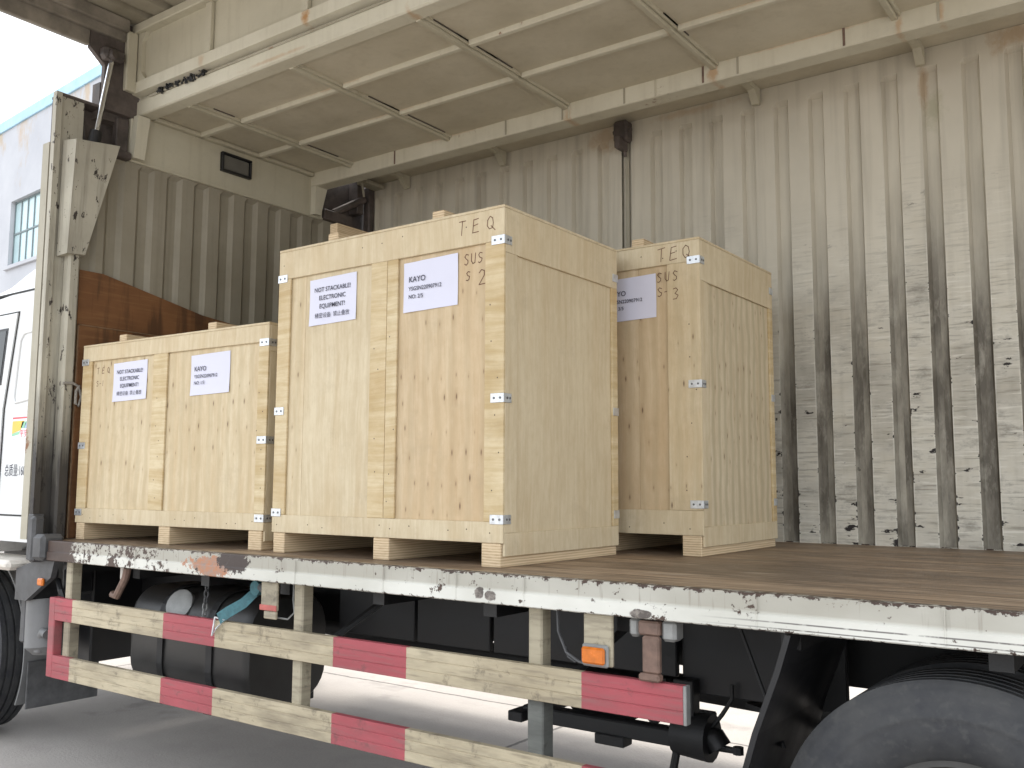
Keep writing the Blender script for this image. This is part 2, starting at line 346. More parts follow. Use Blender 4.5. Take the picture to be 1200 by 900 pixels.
def m_ground():
    n = NT('concrete_yard'); p = n.pos()
    a = n.noise(p, .35, 6., .6); b = n.noise(p, 3., 6., .65); f = n.noise(p, 60., 4., .6)
    s = n.noise(n.scale(p, (.5, 3.5, 1)), 1., 5., .6)
    c = n.mix(n.step(a, .35, .65), (.40, .37, .34), (.33, .305, .28))
    c = n.mix(n.step(b, .5, .75, 0, .5), c, (.27, .25, .23)); c = n.mix(n.step(s, .55, .72, 0, .4), c, (.31, .28, .26))
    c = n.mix(n.step(f, .5, .75, 0, .25), c, (.25, .23, .21))
    x, y, z = n.sep(p); wob = n.math('MULTIPLY', n.noise(p, 4., 4., .7), .05)
    for q, o_ in ((x, 1.3), (y, .55)):
        jx = n.math('ABSOLUTE', n.math('SUBTRACT', n.math('FRACT', n.math('DIVIDE', n.math('ADD', q, n.math('ADD', wob, o_)), 4.)), .5))
        c = n.mix(n.step(jx, .004, .002, 0, .75), c, (.07, .065, .06))
    oil = n.noise(p, 1.1, 4., .6); c = n.mix(n.step(oil, .60, .68, 0, .45), c, (.10, .09, .085))
    return n.out(c, .8, n.bump(n.math('ADD', f, b), .4, .008), spec=.3)
M['ground'] = m_ground()
def m_plaster():
    n = NT('white_render_wall'); p = n.pos(); x, y, z = n.sep(p)
    a = n.noise(p, .6, 5., .6)
    c = n.mix(n.step(a, .35, .7), (.50, .51, .535), (.43, .44, .47))
    st = n.math('ADD', n.noise(n.scale(p, (.8, .8, .35)), 1.2, 6., .7), n.step(z, 9.8, 12.3, -.12, .13))
    c = n.mix(n.step(st, .62, .74, 0, .8), c, n.mix(n.noise(p, 2.), (.42, .38, .29), (.50, .34, .22)))
    return n.out(c, .85, n.bump(n.noise(p, 8., 4.), .2, .01), spec=.2)
M['plaster'] = m_plaster()
M['bluetrim'] = m_simple('blue_parapet_paint', (.36, .56, .70), .6, 0, .2, 2)
M['winframe'] = m_simple('grey_green_window_frame', (.16, .20, .21), .5)
M['winglass'] = m_simple('pale_window_glass', (.42, .56, .58), .12, 0, .12, .8)

def m_tyre():
    n = NT('dusty_tyre_rubber'); v = n.coord(False); a = n.noise(v, 7., 5., .65); b = n.noise(v, 40., 3.)
    c = n.mix(n.step(a, .35, .65), (.030, .031, .035), (.060, .060, .060))
    c = n.mix(n.step(b, .55, .75, 0, .35), c, (.10, .098, .09))
    return n.out(c, n.step(a, .3, .7, .55, .75), n.bump(b, .2, .003), spec=.35)
M['tyre'] = m_tyre()
M['rim'] = m_simple('dusty_steel_rim', (.075, .073, .07), .55, .3, .25, 9)

# ------------------------------------------------------------------ mesh helpers
def empty(name, loc=(0, 0, 0), parent=None):
    o = bpy.data.objects.new(name, None); col.objects.link(o); o.location = loc; o.empty_display_size = .1
    if parent: o.parent = parent
    return o
def tag(o, label, cat, group=None, kind=None):
    o['label'] = label; o['category'] = cat
    if group: o['group'] = group
    if kind: o['kind'] = kind
    return o
def link(name, me, parent=None, loc=(0, 0, 0), rot=None):
    o = bpy.data.objects.new(name, me); col.objects.link(o); o.location = loc
    if rot: o.rotation_euler = rot
    if parent: o.parent = parent
    return o
def mesh(name, vs, fs, mats, mi=None, smooth=False):
    me = bpy.data.meshes.new(name); me.from_pydata([tuple(v) for v in vs], [], fs)
    for m in (mats if isinstance(mats, (list, tuple)) else [mats]): me.materials.append(M[m])
    if mi: me.polygons.foreach_set('material_index', mi)
    if smooth: me.polygons.foreach_set('use_smooth', [True]*len(me.polygons))
    me.update(); return me
def boxdata(cx, cy, cz, sx, sy, sz, b=0.):
    """box with chamfered arrises (b = chamfer)"""
    hx, hy, hz = sx/2, sy/2, sz/2
    if b <= 0:
        vs = [(cx+i*hx, cy+j*hy, cz+k*hz) for i in (-1, 1) for j in (-1, 1) for k in (-1, 1)]
        return vs, [(0, 1, 3, 2), (4, 6, 7, 5), (0, 4, 5, 1), (2, 3, 7, 6), (0, 2, 6, 4), (1, 5, 7, 3)]
    b = min(b, hx*.9, hy*.9, hz*.9)
    vs = []; ix = {}
    for i in (-1, 1):
        for j in (-1, 1):
            for k in (-1, 1):
                for a in range(3):
                    e = [hx-b, hy-b, hz-b]; e[a] += b
                    ix[(i, j, k, a)] = len(vs); vs.append((cx+i*e[0], cy+j*e[1], cz+k*e[2]))
    fs = []
    for a in range(3):
        o = [t for t in range(3) if t != a]
        for s in (-1, 1):
            q = []
            for (p, r) in ((-1, -1), (1, -1), (1, 1), (-1, 1)):
                c = [0, 0, 0]; c[a] = s; c[o[0]] = p; c[o[1]] = r; q.append(ix[(*c, a)])
            fs.append(tuple(q) if (s == 1) == (a != 1) else tuple(q[::-1]))
    for a in range(3):
        o = [t for t in range(3) if t != a]
        for p in (-1, 1):
            for r in (-1, 1):
                c0 = [0, 0, 0]; c0[o[0]] = p; c0[o[1]] = r; c1 = c0[:]; c0[a] = -1; c1[a] = 1
                q = [ix[(*c0, o[0])], ix[(*c1, o[0])], ix[(*c1, o[1])], ix[(*c0, o[1])]]
                fs.append(tuple(q))
    for i in (-1, 1):
        for j in (-1, 1):
            for k in (-1, 1): fs.append(tuple(ix[(i, j, k, a)] for a in range(3)))
    return vs, fs
_cache = {}
def box(name, lo, hi, mat, parent=None, b=.004):
    """box from corner to corner in the parent's space; equal boxes share their mesh"""
    s = tuple(round(abs(hi[i]-lo[i]), 4) for i in range(3)); c = tuple((lo[i]+hi[i])/2 for i in range(3))
    key = (s, mat, b)
    if key not in _cache:
        vs, fs = boxdata(0, 0, 0, *s, b); _cache[key] = fixn(mesh(name, vs, fs, mat))
    return link(name, _cache[key], parent, c)
def fixn(me):
    import bmesh
    bm = bmesh.new(); bm.from_mesh(me); bmesh.ops.recalc_face_normals(bm, faces=bm.faces); bm.to_mesh(me); bm.free(); return me
class MB:
    def __init__(s): s.v = []; s.f = []; s.mi = []
    def add(s, vs, fs, mi=0):
        o = len(s.v); s.v += [tuple(v) for v in vs]; s.f += [tuple(i+o for i in f) for f in fs]; s.mi += [mi]*len(fs); return s
    def box(s, lo, hi, b=.003, mi=0):
        return s.add(*boxdata(*[(lo[i]+hi[i])/2 for i in range(3)], *[abs(hi[i]-lo[i]) for i in range(3)], b), mi)
    def prism(s, poly, axis, a, b, mi=0):
        """poly in the two other axes (cyclic order), from a to b along axis"""
        n = len(poly); o = [t for t in range(3) if t != axis]; vs = []
        for w in (a, b):
            for p in poly:
                c = [0, 0, 0]; c[axis] = w; c[o[0]] = p[0]; c[o[1]] = p[1]; vs.append(c)
        fs = [tuple(range(n)), tuple(range(2*n-1, n-1, -1))]+[(i, (i+1) % n, n+(i+1) % n, n+i) for i in range(n)]
        return s.add(vs, fs, mi)
    def tube(s, pts, r, k=8, mi=0, cap=True):
        pts = [Vector(p) for p in pts]; rs = r if isinstance(r, (list, tuple)) else [r]*len(pts); vs = []; fs = []
        up = Vector((0, 0, 1)); pr = None
        for i, p in enumerate(pts):
            d = (pts[min(i+1, len(pts)-1)]-pts[max(i-1, 0)]).normalized()
            a = (pr if pr else (up if abs(d.z) < .9 else Vector((1, 0, 0)))); a = (a-d*a.dot(d)).normalized(); pr = a; bb = d.cross(a)
            for q in range(k):
                t = 2*math.pi*q/k; vs.append(p+(a*math.cos(t)+bb*math.sin(t))*rs[i])
        for i in range(len(pts)-1):
            for q in range(k): fs.append((i*k+q, i*k+(q+1) % k, (i+1)*k+(q+1) % k, (i+1)*k+q))
        if cap: fs += [tuple(range(k)), tuple(range(len(pts)*k-1, (len(pts)-1)*k-1, -1))]
        return s.add(vs, fs, mi)
    def lathe(s, prof, axis, c, k=64, mi=0):
        """prof: (along, radius) round an axis through c; open profile"""
        o = [t for t in range(3) if t != axis]; vs = []; fs = []; n = len(prof)
        for q in range(k):
            t = 2*math.pi*q/k
            for (a, r) in prof:
                v = [c[0], c[1], c[2]]; v[axis] += a; v[o[0]] += r*math.cos(t); v[o[1]] += r*math.sin(t); vs.append(v)
        for q in range(k):
            for i in range(n-1): fs.append((q*n+i, q*n+i+1, ((q+1) % k)*n+i+1, ((q+1) % k)*n+i))
        return s.add(vs, fs, mi)
    def build(s, name, mats, parent=None, loc=(0, 0, 0), smooth=None, rot=None):
        me = fixn(mesh(name, s.v, s.f, mats, s.mi))
        if smooth:
            me.polygons.foreach_set('use_smooth', [True]*len(me.polygons)); me.set_sharp_from_angle(angle=RAD(smooth))
        return link(name, me, parent, loc, rot)
def text(body, size, align='LEFT', space=1.):
    cu = bpy.data.curves.new('lettering', 'FONT'); cu.body = body; cu.size = size; cu.align_x = align; cu.space_line = space; cu.resolution_u = 3; cu.offset = size*(.010 if body.isascii() else 0)
    o = bpy.data.objects.new('lettering', cu); col.objects.link(o); dg = bpy.context.evaluated_depsgraph_get()
    me = bpy.data.meshes.new_from_object(o.evaluated_get(dg)); bpy.data.objects.remove(o); return me
def letters(body, size, mat, parent, loc, align='LEFT', face='-Y', space=1., thick=True):
    me = text(body, size, align, space); me.materials.clear(); me.materials.append(M[mat])
    rot = {'-Y': (RAD(90), 0, 0), '+X': (RAD(90), 0, RAD(90))}[face]
    return link('lettering', me, parent, loc, rot)
def corrugated(name, u0, u1, z0, zg, z1, centres, place, parent, gw=.088, depth=.034, slope=.014, mats=('wall_land', 'wall_groove'), capb=True):
    """pressed sheet: upright grooves with closed ends. place(u, z, d) -> point; d = depth of the groove"""
    cols = [(u0, 0)]
    for c in centres:
        cols += [(c-gw/2, 0), (c-gw/2+slope, 1), (c+gw/2-slope, 1), (c+gw/2, 0)]
    cols.append((u1, 0))
    rows = ([(z0, 0), (z0+.03, 1)] if capb else [(z0, 1)])+[(zg-.025, 1), (zg, 0), (z1, 0)]
    vs = [place(u, z, depth*a*b) for (z, b) in rows for (u, a) in cols]; nc = len(cols); fs = []; mi = []
    for r in range(len(rows)-1):
        for c in range(nc-1):
            fs.append((r*nc+c, r*nc+c+1, (r+1)*nc+c+1, (r+1)*nc+c))
            mi.append(1 if (cols[c][1] or cols[c+1][1]) and (rows[r][1] or rows[r+1][1]) else 0)
    me = mesh(name, vs, fs, mats, mi); return link(name, me, parent)

# ================================================================== SETTING
g = 260
link('ground', mesh('ground', [(-g, -g, 0), (g, -g, 0), (g, g, 0), (-g, g, 0)], [(0, 1, 2, 3)], 'ground'))['kind'] = 'structure'

# factory behind the yard: long wall almost parallel to the truck
fb = empty('factory_building', (-27, 13.7, 0)); fb.rotation_euler = (0, 0, math.atan2(-.084, .996))
tag(fb, 'white rendered factory building with blue parapet trim and steel windows behind the truck', 'building')
HB = 12.55; wins = [(-2.2+k*4.2, 8.06) for k in range(-4, 4)]+[(-3.3+k*4.2, 4.6) for k in range(-4, 4)]
WW, WH = 2.36, 2.05
def wallwith(name, x0, x1, z0, z1, holes, mat, parent, th=.3):
    xs = sorted({x0, x1, *[h[0] for h in holes], *[h[0]+WW for h in holes]}); zs = sorted({z0, z1, *[h[1] for h in holes], *[h[1]+WH for h in holes]})
    mb = MB()
    for i in range(len(xs)-1):
        for j in range(len(zs)-1):
            cx, cz = (xs[i]+xs[i+1])/2, (zs[j]+zs[j+1])/2
            if any(h[0] < cx < h[0]+WW and h[1] < cz < h[1]+WH for h in holes): continue
            mb.add([(xs[i], 0, zs[j]), (xs[i+1], 0, zs[j]), (xs[i+1], 0, zs[j+1]), (xs[i], 0, zs[j+1])], [(0, 1, 2, 3)])
    for h in holes:
        a, b, c, d = h[0], h[0]+WW, h[1], h[1]+WH
        mb.add([(a, 0, c), (b, 0, c), (b, 0, d), (a, 0, d), (a, th, c), (b, th, c), (b, th, d), (a, th, d)], [(0, 1, 5, 4), (1, 2, 6, 5), (2, 3, 7, 6), (3, 0, 4, 7)])
    mb.add([(x0, 0, z0), (x1, 0, z0), (x1, 12, z0), (x0, 12, z0), (x0, 0, z1), (x1, 0, z1), (x1, 12, z1), (x0, 12, z1)], [(1, 2, 6, 5), (2, 3, 7, 6), (3, 0, 4, 7), (4, 5, 6, 7)])
    return mb.build(name, mat, parent)
wallwith('wall', -30, 13, 0, HB, [w for w in wins], 'plaster', fb)
box('parapet_trim', (-30.05, -.06, HB+.002), (13.05, .3, HB+.34), 'bluetrim', fb, .01)
for wx, wz in wins:
    w = MB()
    for k in range(6): w.box((wx+k*(WW-.05)/5, .12, wz), (wx+k*(WW-.05)/5+.05, .18, wz+WH), 0)
    for k in range(3): w.box((wx+.001, .115, wz+.001+k*(WH-.052)/2), (wx+WW-.001, .185, wz+.05+k*(WH-.052)/2), 0)
    wo_ = w.build('window', 'winframe', fb)
    for k in range(5):
        for j in range(2):
            x0 = wx+.05+k*(WW-.05)/5; z0 = wz+.055+j*(WH-.052)/2
            box('pane', (x0, .145, z0), (x0+(WW-.05)/5-.05, .152, z0+(WH-.052)/2-.055), 'winglass', wo_, 0)
    box('window_sill', (wx-.1, -.09, wz-.12), (wx+WW+.1, .1, wz-.003), 'plaster', fb, .01)

# ================================================================== TRUCK
Y0, YB, X0, X1 = 2.69, 5.24, -5.20, 2.0          # near sill face, far wall, bulkhead, tail
ZD, ZC = 1.20, 3.80                               # deck, ceiling
T = empty('box_truck', (X0, 3.97, 0)); tag(T, 'white cargo truck with its cream side wing raised over an open deck', 'truck')
T.location = (0, 0, 0)
# deck and sill
box('deck', (X0, Y0+.012, ZD-.055), (X1, YB+.01, ZD), 'deck', T, .004)
prof = [(Y0+.10, 1.098), (Y0+.002, 1.098), (Y0-.004, 1.102), (Y0-.004, 1.143), (Y0+.002, 1.149), (Y0+.002, 1.199), (Y0+.005, 1.2035), (Y0+.05, 1.2035), (Y0+.05, 1.1995), (Y0+.0115, 1.1995), (Y0+.0115, 1.108), (Y0+.10, 1.108)]
mb = MB()
mb.prism(prof, 0, -5.02, X1); sill = mb.build('side_sill', 'sill', T)
for xs_ in (-4.2, -3.05, -2.55, -2.19, -1.89, -1.06, -.55):
    box('weld_bead', (xs_-.002, Y0-.0065, 1.104), (xs_+.002, Y0-.003, 1.198), 'sill', sill, .001)
mb = MB(); mb.box((-5.14, Y0-.03, 1.095), (-5.025, Y0+.1, 1.235), .02); mb.box((-5.20, Y0-.02, 1.08), (-5.145, Y0+.05, 1.33), .015); mb.build('sill_end_bracket', 'grime_grey', T)
# far sill
box('far_sill', (-5.02, YB+.012, 1.10), (X1, YB+.075, 1.205), 'sill', T)

# ---- far side wall (closed wing)
FW = empty('far_wing', (0, 0, 0), T)
plF = lambda u, z, d: (u, YB+d, z)
SEAM = -2.88
cen = [SEAM-.09-.2035*k-.085 for k in range(0, 11)]; cen = [c for c in cen if c > X0+.08]
corrugated('wall_panel', X0-.05, SEAM-.035, ZD-.01, 3.765, 3.866, sorted(cen), plF, FW, capb=False)
cen2 = [-2.665+.2035*k for k in range(0, 24) if -2.665+.2035*k < X1-.1]
corrugated('wall_panel', SEAM+.035, X1, ZD-.01, 3.765, 3.866, cen2, plF, FW, capb=False)
box('outer_skin', (X0, YB+.045, ZD), (X1, YB+.058, 3.9), 'cream', FW, 0)
mb = MB(); mb.box((SEAM-.034, YB+.022, ZD), (SEAM+.034, YB+.030, 3.86), 0); mb.build('seam_recess', 'wall_groove', FW)
box('seam_strip', (SEAM-.012, YB+.006, ZD), (SEAM+.016, YB+.021, 3.80), 'cream_dirty', FW, .003)
mb = MB(); mb.box((SEAM-.05, YB-.09, 3.72), (SEAM+.05, YB-.002, 3.855), .012); mb.box((SEAM-.02, YB-.13, 3.66), (SEAM+.02, YB-.01, 3.74), .008); mb.tube([(SEAM-.06, YB-.06, 3.79), (SEAM+.07, YB-.06, 3.79)], .014); mb.tube([(SEAM, YB-.05, 3.74), (SEAM+.004, YB-.02, 3.63)], .011); mb.build('seam_latch', 'dkbrown', FW)
# closed roof strip of the far wing with its haunches
box('roof_strip', (X0+.01, 4.745, 3.868), (X1, YB+.058, 3.885), 'ceil', FW, 0)
for xh in (-4.78, -3.86, -1.99, -1.07, -.15, .8):
    mb = MB(); mb.prism([(4.80, 3.866), (5.225, 3.866), (5.225, 3.765), (5.20, 3.765), (5.14, 3.835), (4.80, 3.845)], 0, xh-.022, xh+.022); mb.build('haunch', 'cream', FW)

# ---- roof
RF = empty('roof', (0, 0, 0), T)
cross = [-4.775, -3.865, -2.945, -1.99, -1.05, -.11, .83, 1.77]
longs = [3.65, 4.125]
xb = [X0+.02]+cross+[X1]; yb = [3.27]+longs+[4.66]
for i in range(len(xb)-1):
    for j in range(3):
        nx, ny = 5, 3; vs = []
        for q in range(ny+1):
            for p in range(nx+1):
                e = math.sin(math.pi*p/nx)*math.sin(math.pi*q/ny)
                vs.append((xb[i]+(xb[i+1]-xb[i])*p/nx, yb[j]+(yb[j+1]-yb[j])*q/ny, ZC-e*random.uniform(-.004, .009)))
        link('roof_panel', mesh('roof_panel', vs, [(q*(nx+1)+p, (q+1)*(nx+1)+p, (q+1)*(nx+1)+p+1, q*(nx+1)+p+1) for q in range(ny) for p in range(nx)], 'ceil', smooth=True), RF)
for xc in cross:
    mb = MB(); mb.box((xc-.022, 3.28, ZC-.034), (xc+.008, 4.625, ZC+.004), .003); mb.box((xc+.010, 3.28, ZC-.018), (xc+.024, 4.625, ZC+.004), .002); mb.build('cross_bar', 'cream', RF)
for xc in cross:
    for k in range(3):
        y0 = 3.32+random.random()*1.0; box('open_joint', (xc+.0245, y0, ZC-.006), (xc+.0295, y0+random.uniform(.12, .35), ZC+.004), 'dkbrown', RF, 0)
for yl in longs:
    for i in range(len(xb)-1):
        box('long_bar', (xb[i]+(.026 if i else 0), yl-.017, ZC-.028), (xb[i+1]-.023, yl+.017, ZC+.003), 'cream_beam', RF, .004)
box('outer_roof_skin', (X0, 3.2, ZC+.062), (X1, 4.74, ZC+.075), 'cream', RF, 0)
# hinge beams either side of the fixed roof
mb = MB(); mb.prism([(3.19, 3.778), (3.20, 3.772), (3.285, 3.772), (3.295, 3.80), (3.295, 3.86), (3.19, 3.86)], 0, X0+.005, X1); mb.build('hinge_beam', 'cream_beam', RF)
mb = MB(); mb.prism([(4.62, 3.81), (4.62, 3.706), (4.627, 3.70), (4.735, 3.70), (4.742, 3.71), (4.742, 3.866), (4.64, 3.866)], 0, X0+.005, X1); mb.build('hinge_beam', 'cream_beam', RF)
for xj in (-4.35, -3.4, -2.975, -2.93, -2.55, -2.35, -2.06, -1.86, -1.3, -.86):
    box('beam_joint', (xj-.006, 4.6165, 3.706), (xj+.006, 4.6205, 3.80), random.choice(['cream', 'cream_dirty', 'rusthook']), RF, .001)
box('hinge_filler', (X0+.013, 3.205, 3.861), (X1, 3.29, 3.889), 'cream_dirty', RF, 0)  # added strip, stops sun coming through the gap over the beam
mb = MB(); mb.tube([(X0+.15, 3.186, 3.868), (-3.9, 3.186, 3.866), (X1, 3.186, 3.868)], .007, 6); mb.build('hinge_cable', 'cream_dirty', RF)
mb = MB()
random.seed(3)
for k in range(46):
    x = -4.95+.46*random.random(); mb.tube([(x, 3.183, 3.85+.045*random.random()), (x+.02*random.uniform(-1, 1), 3.172, 3.85+.045*random.random())], .004+.005*random.random(), 5)
o = mb.build('burnt_wiring', 'black', RF); o['kind'] = 'stuff'

# ---- bulkhead
BH = empty('bulkhead', (0, 0, 0), T)
plB = lambda u, z, d: (X0-d, u, z)
cB = [3.08+.2025*k for k in range(0, 11)]; cB = [c for c in cB if c < YB-.1]
cB = [2.92]+cB
corrugated('bulkhead_panel', Y0+.17, YB, ZD-.01, 3.47, 3.482, cB, plB, BH, gw=.115, depth=.024, slope=.028, mats=('bulk', 'bulk'), capb=False)
mb = MB(); mb.box((X0-.05, 3.16, 3.486), (X0+.008, 4.74, 3.88), .003); mb.box((X0-.045, 3.16, 3.476), (X0+.016, 4.74, 3.492), .003); hd = mb.build('header', 'cream', BH)
box('ceiling_angle', (X0+.009, 3.30, 3.772), (X0+.05, 4.615, 3.797), 'cream', BH, .004)
mb = MB(); mb.box((X0-.12, Y0, ZD), (X0-.05, YB+.05, 3.47), 0); mb.build('bulkhead_outer_skin', 'cream_dirty', BH)
for ya, yb_, s in ((3.152, 3.255, 1), (4.62, 4.735, -1)):
    mb = MB(); mb.prism([(ya, 3.49), (ya+.075, 3.49), (yb_, 3.765), (ya+.02, 3.765)] if s == 1 else [(ya, 3.49), (ya+.06, 3.49), (yb_, 3.70), (ya, 3.70)], 0, X0+.010, X0+.06); mb.build('haunch', 'cream_beam', BH)
mb = MB()
ly0, ly1, lz0, lz1 = 3.815, 4.06, 3.60, 3.732
for lo, hi in (((ly0, lz0), (ly1, lz0+.016)), ((ly0, lz1-.016), (ly1, lz1)), ((ly0, lz0+.0161), (ly0+.016, lz1-.0161)), ((ly1-.016, lz0+.0161), (ly1, lz1-.0161))):
    mb.box((X0+.009, lo[0], lo[1]), (X0+.038, hi[0], hi[1]), .003)
lamp = mb.build('interior_lamp', 'black2', BH)
link('lamp_lens', _cache.setdefault('ll', mesh('lamp_lens', *boxdata(0, 0, 0, .016, ly1-ly0-.034, lz1-lz0-.034, .004), 'lens')), BH, (X0+.018, (ly0+ly1)/2, (lz0+lz1)/2))
# dark pocket over the far end of the bulkhead with the closed wing's ram
mb = MB(); mb.box((X0-.14, 4.70, 3.40), (X0-.06, YB+.05, 3.90), 0); mb.box((X0-.05, 4.745, 3.485), (X0+.03, 5.03, 3.565), .006); mb.box((X0-.05, 5.06, 3.60), (X0+.05, 5.13, 3.86), .006); mb.tube([(X0+.0, 4.86, 3.56), (X0+.06, 5.12, 3.72)], .03); mb.box((X0+.0, 5.17, 3.3), (X0+.07, 5.235, 3.84), .01); mb.build('ram_pocket', 'dkbrown', BH)
mb = MB(); mb.box((X0+.1, 5.0, 3.80), (X0+.2, 5.2, 3.83), .004); mb.tube([(X0+.15, 5.0, 3.83), (X0+.16, 5.02, 3.70)], .008); mb.build('wing_catch', 'cream_dirty', BH)

# near front corner post
CP = empty('corner_post', (0, 0, 0), T)
mb = MB(); mb.prism([(X0-.035, Y0), (X0+.004, Y0), (X0+.004, Y0+.035), (X0-.035, Y0+.035)], 2, ZD-.1, 3.765); mb.build('post_flange', 'post_soot', CP)
mb = MB(); mb.box((X0-.03, Y0+.0355, ZD-.05), (X0-.012, Y0+.175, 3.765), 0); mb.build('post_web', 'post_soot', CP)
mb = MB(); mb.box((X0-.011, Y0+.098, ZD+.002), (X0+.055, Y0+.168, 3.0), .012); mb.build('post_tube', 'post_soot', CP)
mb = MB(); mb.box((X0-.12, Y0+.0355, 3.75), (X0+.0, 3.148, 3.768), .003); mb.box((X0-.12, Y0+.04, 3.40), (X0-.10, 3.16, 3.749), 0); mb.box((X0-.04, Y0+.18, 3.47), (X0+.05, 3.15, 3.52), .01); mb.box((X0-.05, 3.07, 3.521), (X0+.0, 3.15, 3.734), .006); mb.box((X0-.07, 2.83, 3.525), (X0-.03, 2.90, 3.64), .02); mb.box((X0-.10, 2.96, 3.70), (X0-.021, 3.32, 3.92), 0); mb.build('ram_pocket', 'dkbrown', CP)
wz = MB(); wz.add([(X0+.0, 2.745, 3.485), (X0+.0, 3.035, 3.52), (X0+.0, 2.87, 2.815), (X0+.0, 2.742, 2.80), (X0+.115, 2.76, 3.475), (X0+.115, 3.03, 3.51), (X0+.085, 2.865, 2.82), (X0+.085, 2.757, 2.81)],
       [(0, 1, 2, 3), (4, 7, 6, 5), (0, 4, 5, 1), (1, 5, 6, 2), (2, 6, 7, 3), (3, 7, 4, 0)])
wz.build('ram_cover', 'post_soot', CP)
mb = MB(); a, b = Vector((X0+.03, 2.905, 3.47)), Vector((X0+.05, 2.99, 4.07)); d = b-a
ram = mb.tube([a, a+d*.19, a+d*.195], [.036, .036, .024], 14).build('ram_barrel', 'black2', CP, smooth=40)
mb = MB(); mb.tube([a+d*.18, b], .0155, 12); mb.build('ram_rod', 'chrome', CP, smooth=40)
# soot and grime low down on the post
mb = MB(); mb.box((X0-.038, Y0-.006, ZD-.11), (X0+.02, Y0+.06, ZD+.14), .006); mb.build('post_foot', 'grime_grey', CP)

# ---- raised near wing: upright roof strip, then the side panel thrown out overhead
WG = empty('near_wing', (0, 0, 0), T)
YW = 3.18
mb = MB(); mb.prism([(YW-.03, 3.897), (YW+.03, 3.89), (YW+.03, 3.975), (YW-.03, 3.968)], 0, X0+.013, X1); mb.build('lower_rail', 'cream_beam', WG)
box('strip_sheet', (X0+.013, YW+.006, 3.9755), (X1, YW+.02, 4.33), 'cream', WG, 0)
for xr in (-4.46, -3.64, -2.72, -1.8, -.88, .04, .96):
    box('stiffener', (xr-.028, YW-.022, 3.976), (xr+.028, YW+.005, 4.279), 'cream', WG, .004)
box('upper_rail', (X0+.013, YW-.05, 4.28), (X1, YW+.019, 4.335), 'cream', WG, .006)
mb = MB(); mb.prism([(X0+.014, 3.976), (X0+.13, 3.976), (X0+.085, 4.03), (X0+.085, 4.23), (X0+.13, 4.279), (X0+.014, 4.279)], 1, YW-.02, YW+.005); mb.build('end_stiffener', 'cream', WG)
# overhead corrugated side panel: u along the truck, laid along -Y
plW = lambda u, z, d: (u, YW+.02-z, 4.337+d)
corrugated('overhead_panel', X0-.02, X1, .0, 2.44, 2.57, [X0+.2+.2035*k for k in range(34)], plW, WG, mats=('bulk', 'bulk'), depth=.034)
mb = MB(); mb.box((X0-.03, .62, 4.11), (X0+.006, 2.87, 4.31), .006); mb.box((X0+.007, .62, 4.20), (X0+.04, 3.08, 4.33), .004); mb.box((X0+.041, .62, 4.255), (X0+.075, 3.08, 4.332), .004); mb.box((X0-.03, .60, 4.26), (X1, .615, 4.42), .004); mb.build('wing_end_frame', 'frame_brown', WG)
box('overhead_skin', (X0-.03, .62, 4.425), (X1, YW+.02, 4.44), 'cream', WG, 0)
mb = MB(); mb.prism([(2.87, 4.10), (2.87, 4.33), (3.20, 4.33), (3.20, 3.752), (3.06, 3.752), (2.965, 3.752), (2.965, 4.02)], 0, X0-.02, X0+.012); mb.tube([(X0+.02, 2.95, 4.07), (X0+.10, 2.98, 4.07)], .03, 10); mb.box((X0+.013, 2.92, 4.04), (X0+.09, 3.06, 4.12), .02); mb.build('end_plate', 'dkbrown', WG)
box('end_channel', (X0+.013, 3.085, 3.90), (X0+.05, 3.155, 4.279), 'cream', WG, .006)

# ---- tail: unseen rear frame, doors left off to let daylight in
TL = empty('tail_frame', (0, 0, 0), T)
for y in (Y0, YB-.06): box('tail_post', (X1+.001, y, ZD-.05), (X1+.10, y+.12, 3.86), 'cream', TL)
box('tail_header', (X1+.001, Y0+.121, 3.74), (X1+.10, YB-.061, 3.86), 'cream', TL)

# ---- chassis and running gear
CH = empty('chassis', (0, 0, 0), T)
for y in (3.53, 4.36): 
    mb = MB(); mb.prism([(y, .80), (y+.075, .80), (y+.075, 1.03), (y, 1.03)], 0, -7.2, X1); mb.build('chassis_rail', 'black', CH)
for k in range(13):
    x = -4.95+.56*k; box('cross_bearer', (x, Y0+.11, 1.035), (x+.06, YB-.05, 1.143), 'black', CH, 0)
for x in (-4.5, -3.2, -2.0, -.9, .6): box('cross_member', (x, 3.606, .84), (x+.08, 4.36, 1.0), 'black', CH, 0)
# under-deck side skirts / boxes seen as dark sheets
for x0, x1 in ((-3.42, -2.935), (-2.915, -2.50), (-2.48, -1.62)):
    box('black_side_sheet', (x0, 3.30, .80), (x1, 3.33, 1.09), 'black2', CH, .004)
mb = MB(); mb.tube([(-4.9, 3.98, .70), (-.6, 3.98, .58)], .055, 12); mb.build('propeller_shaft', 'black', CH, smooth=40)
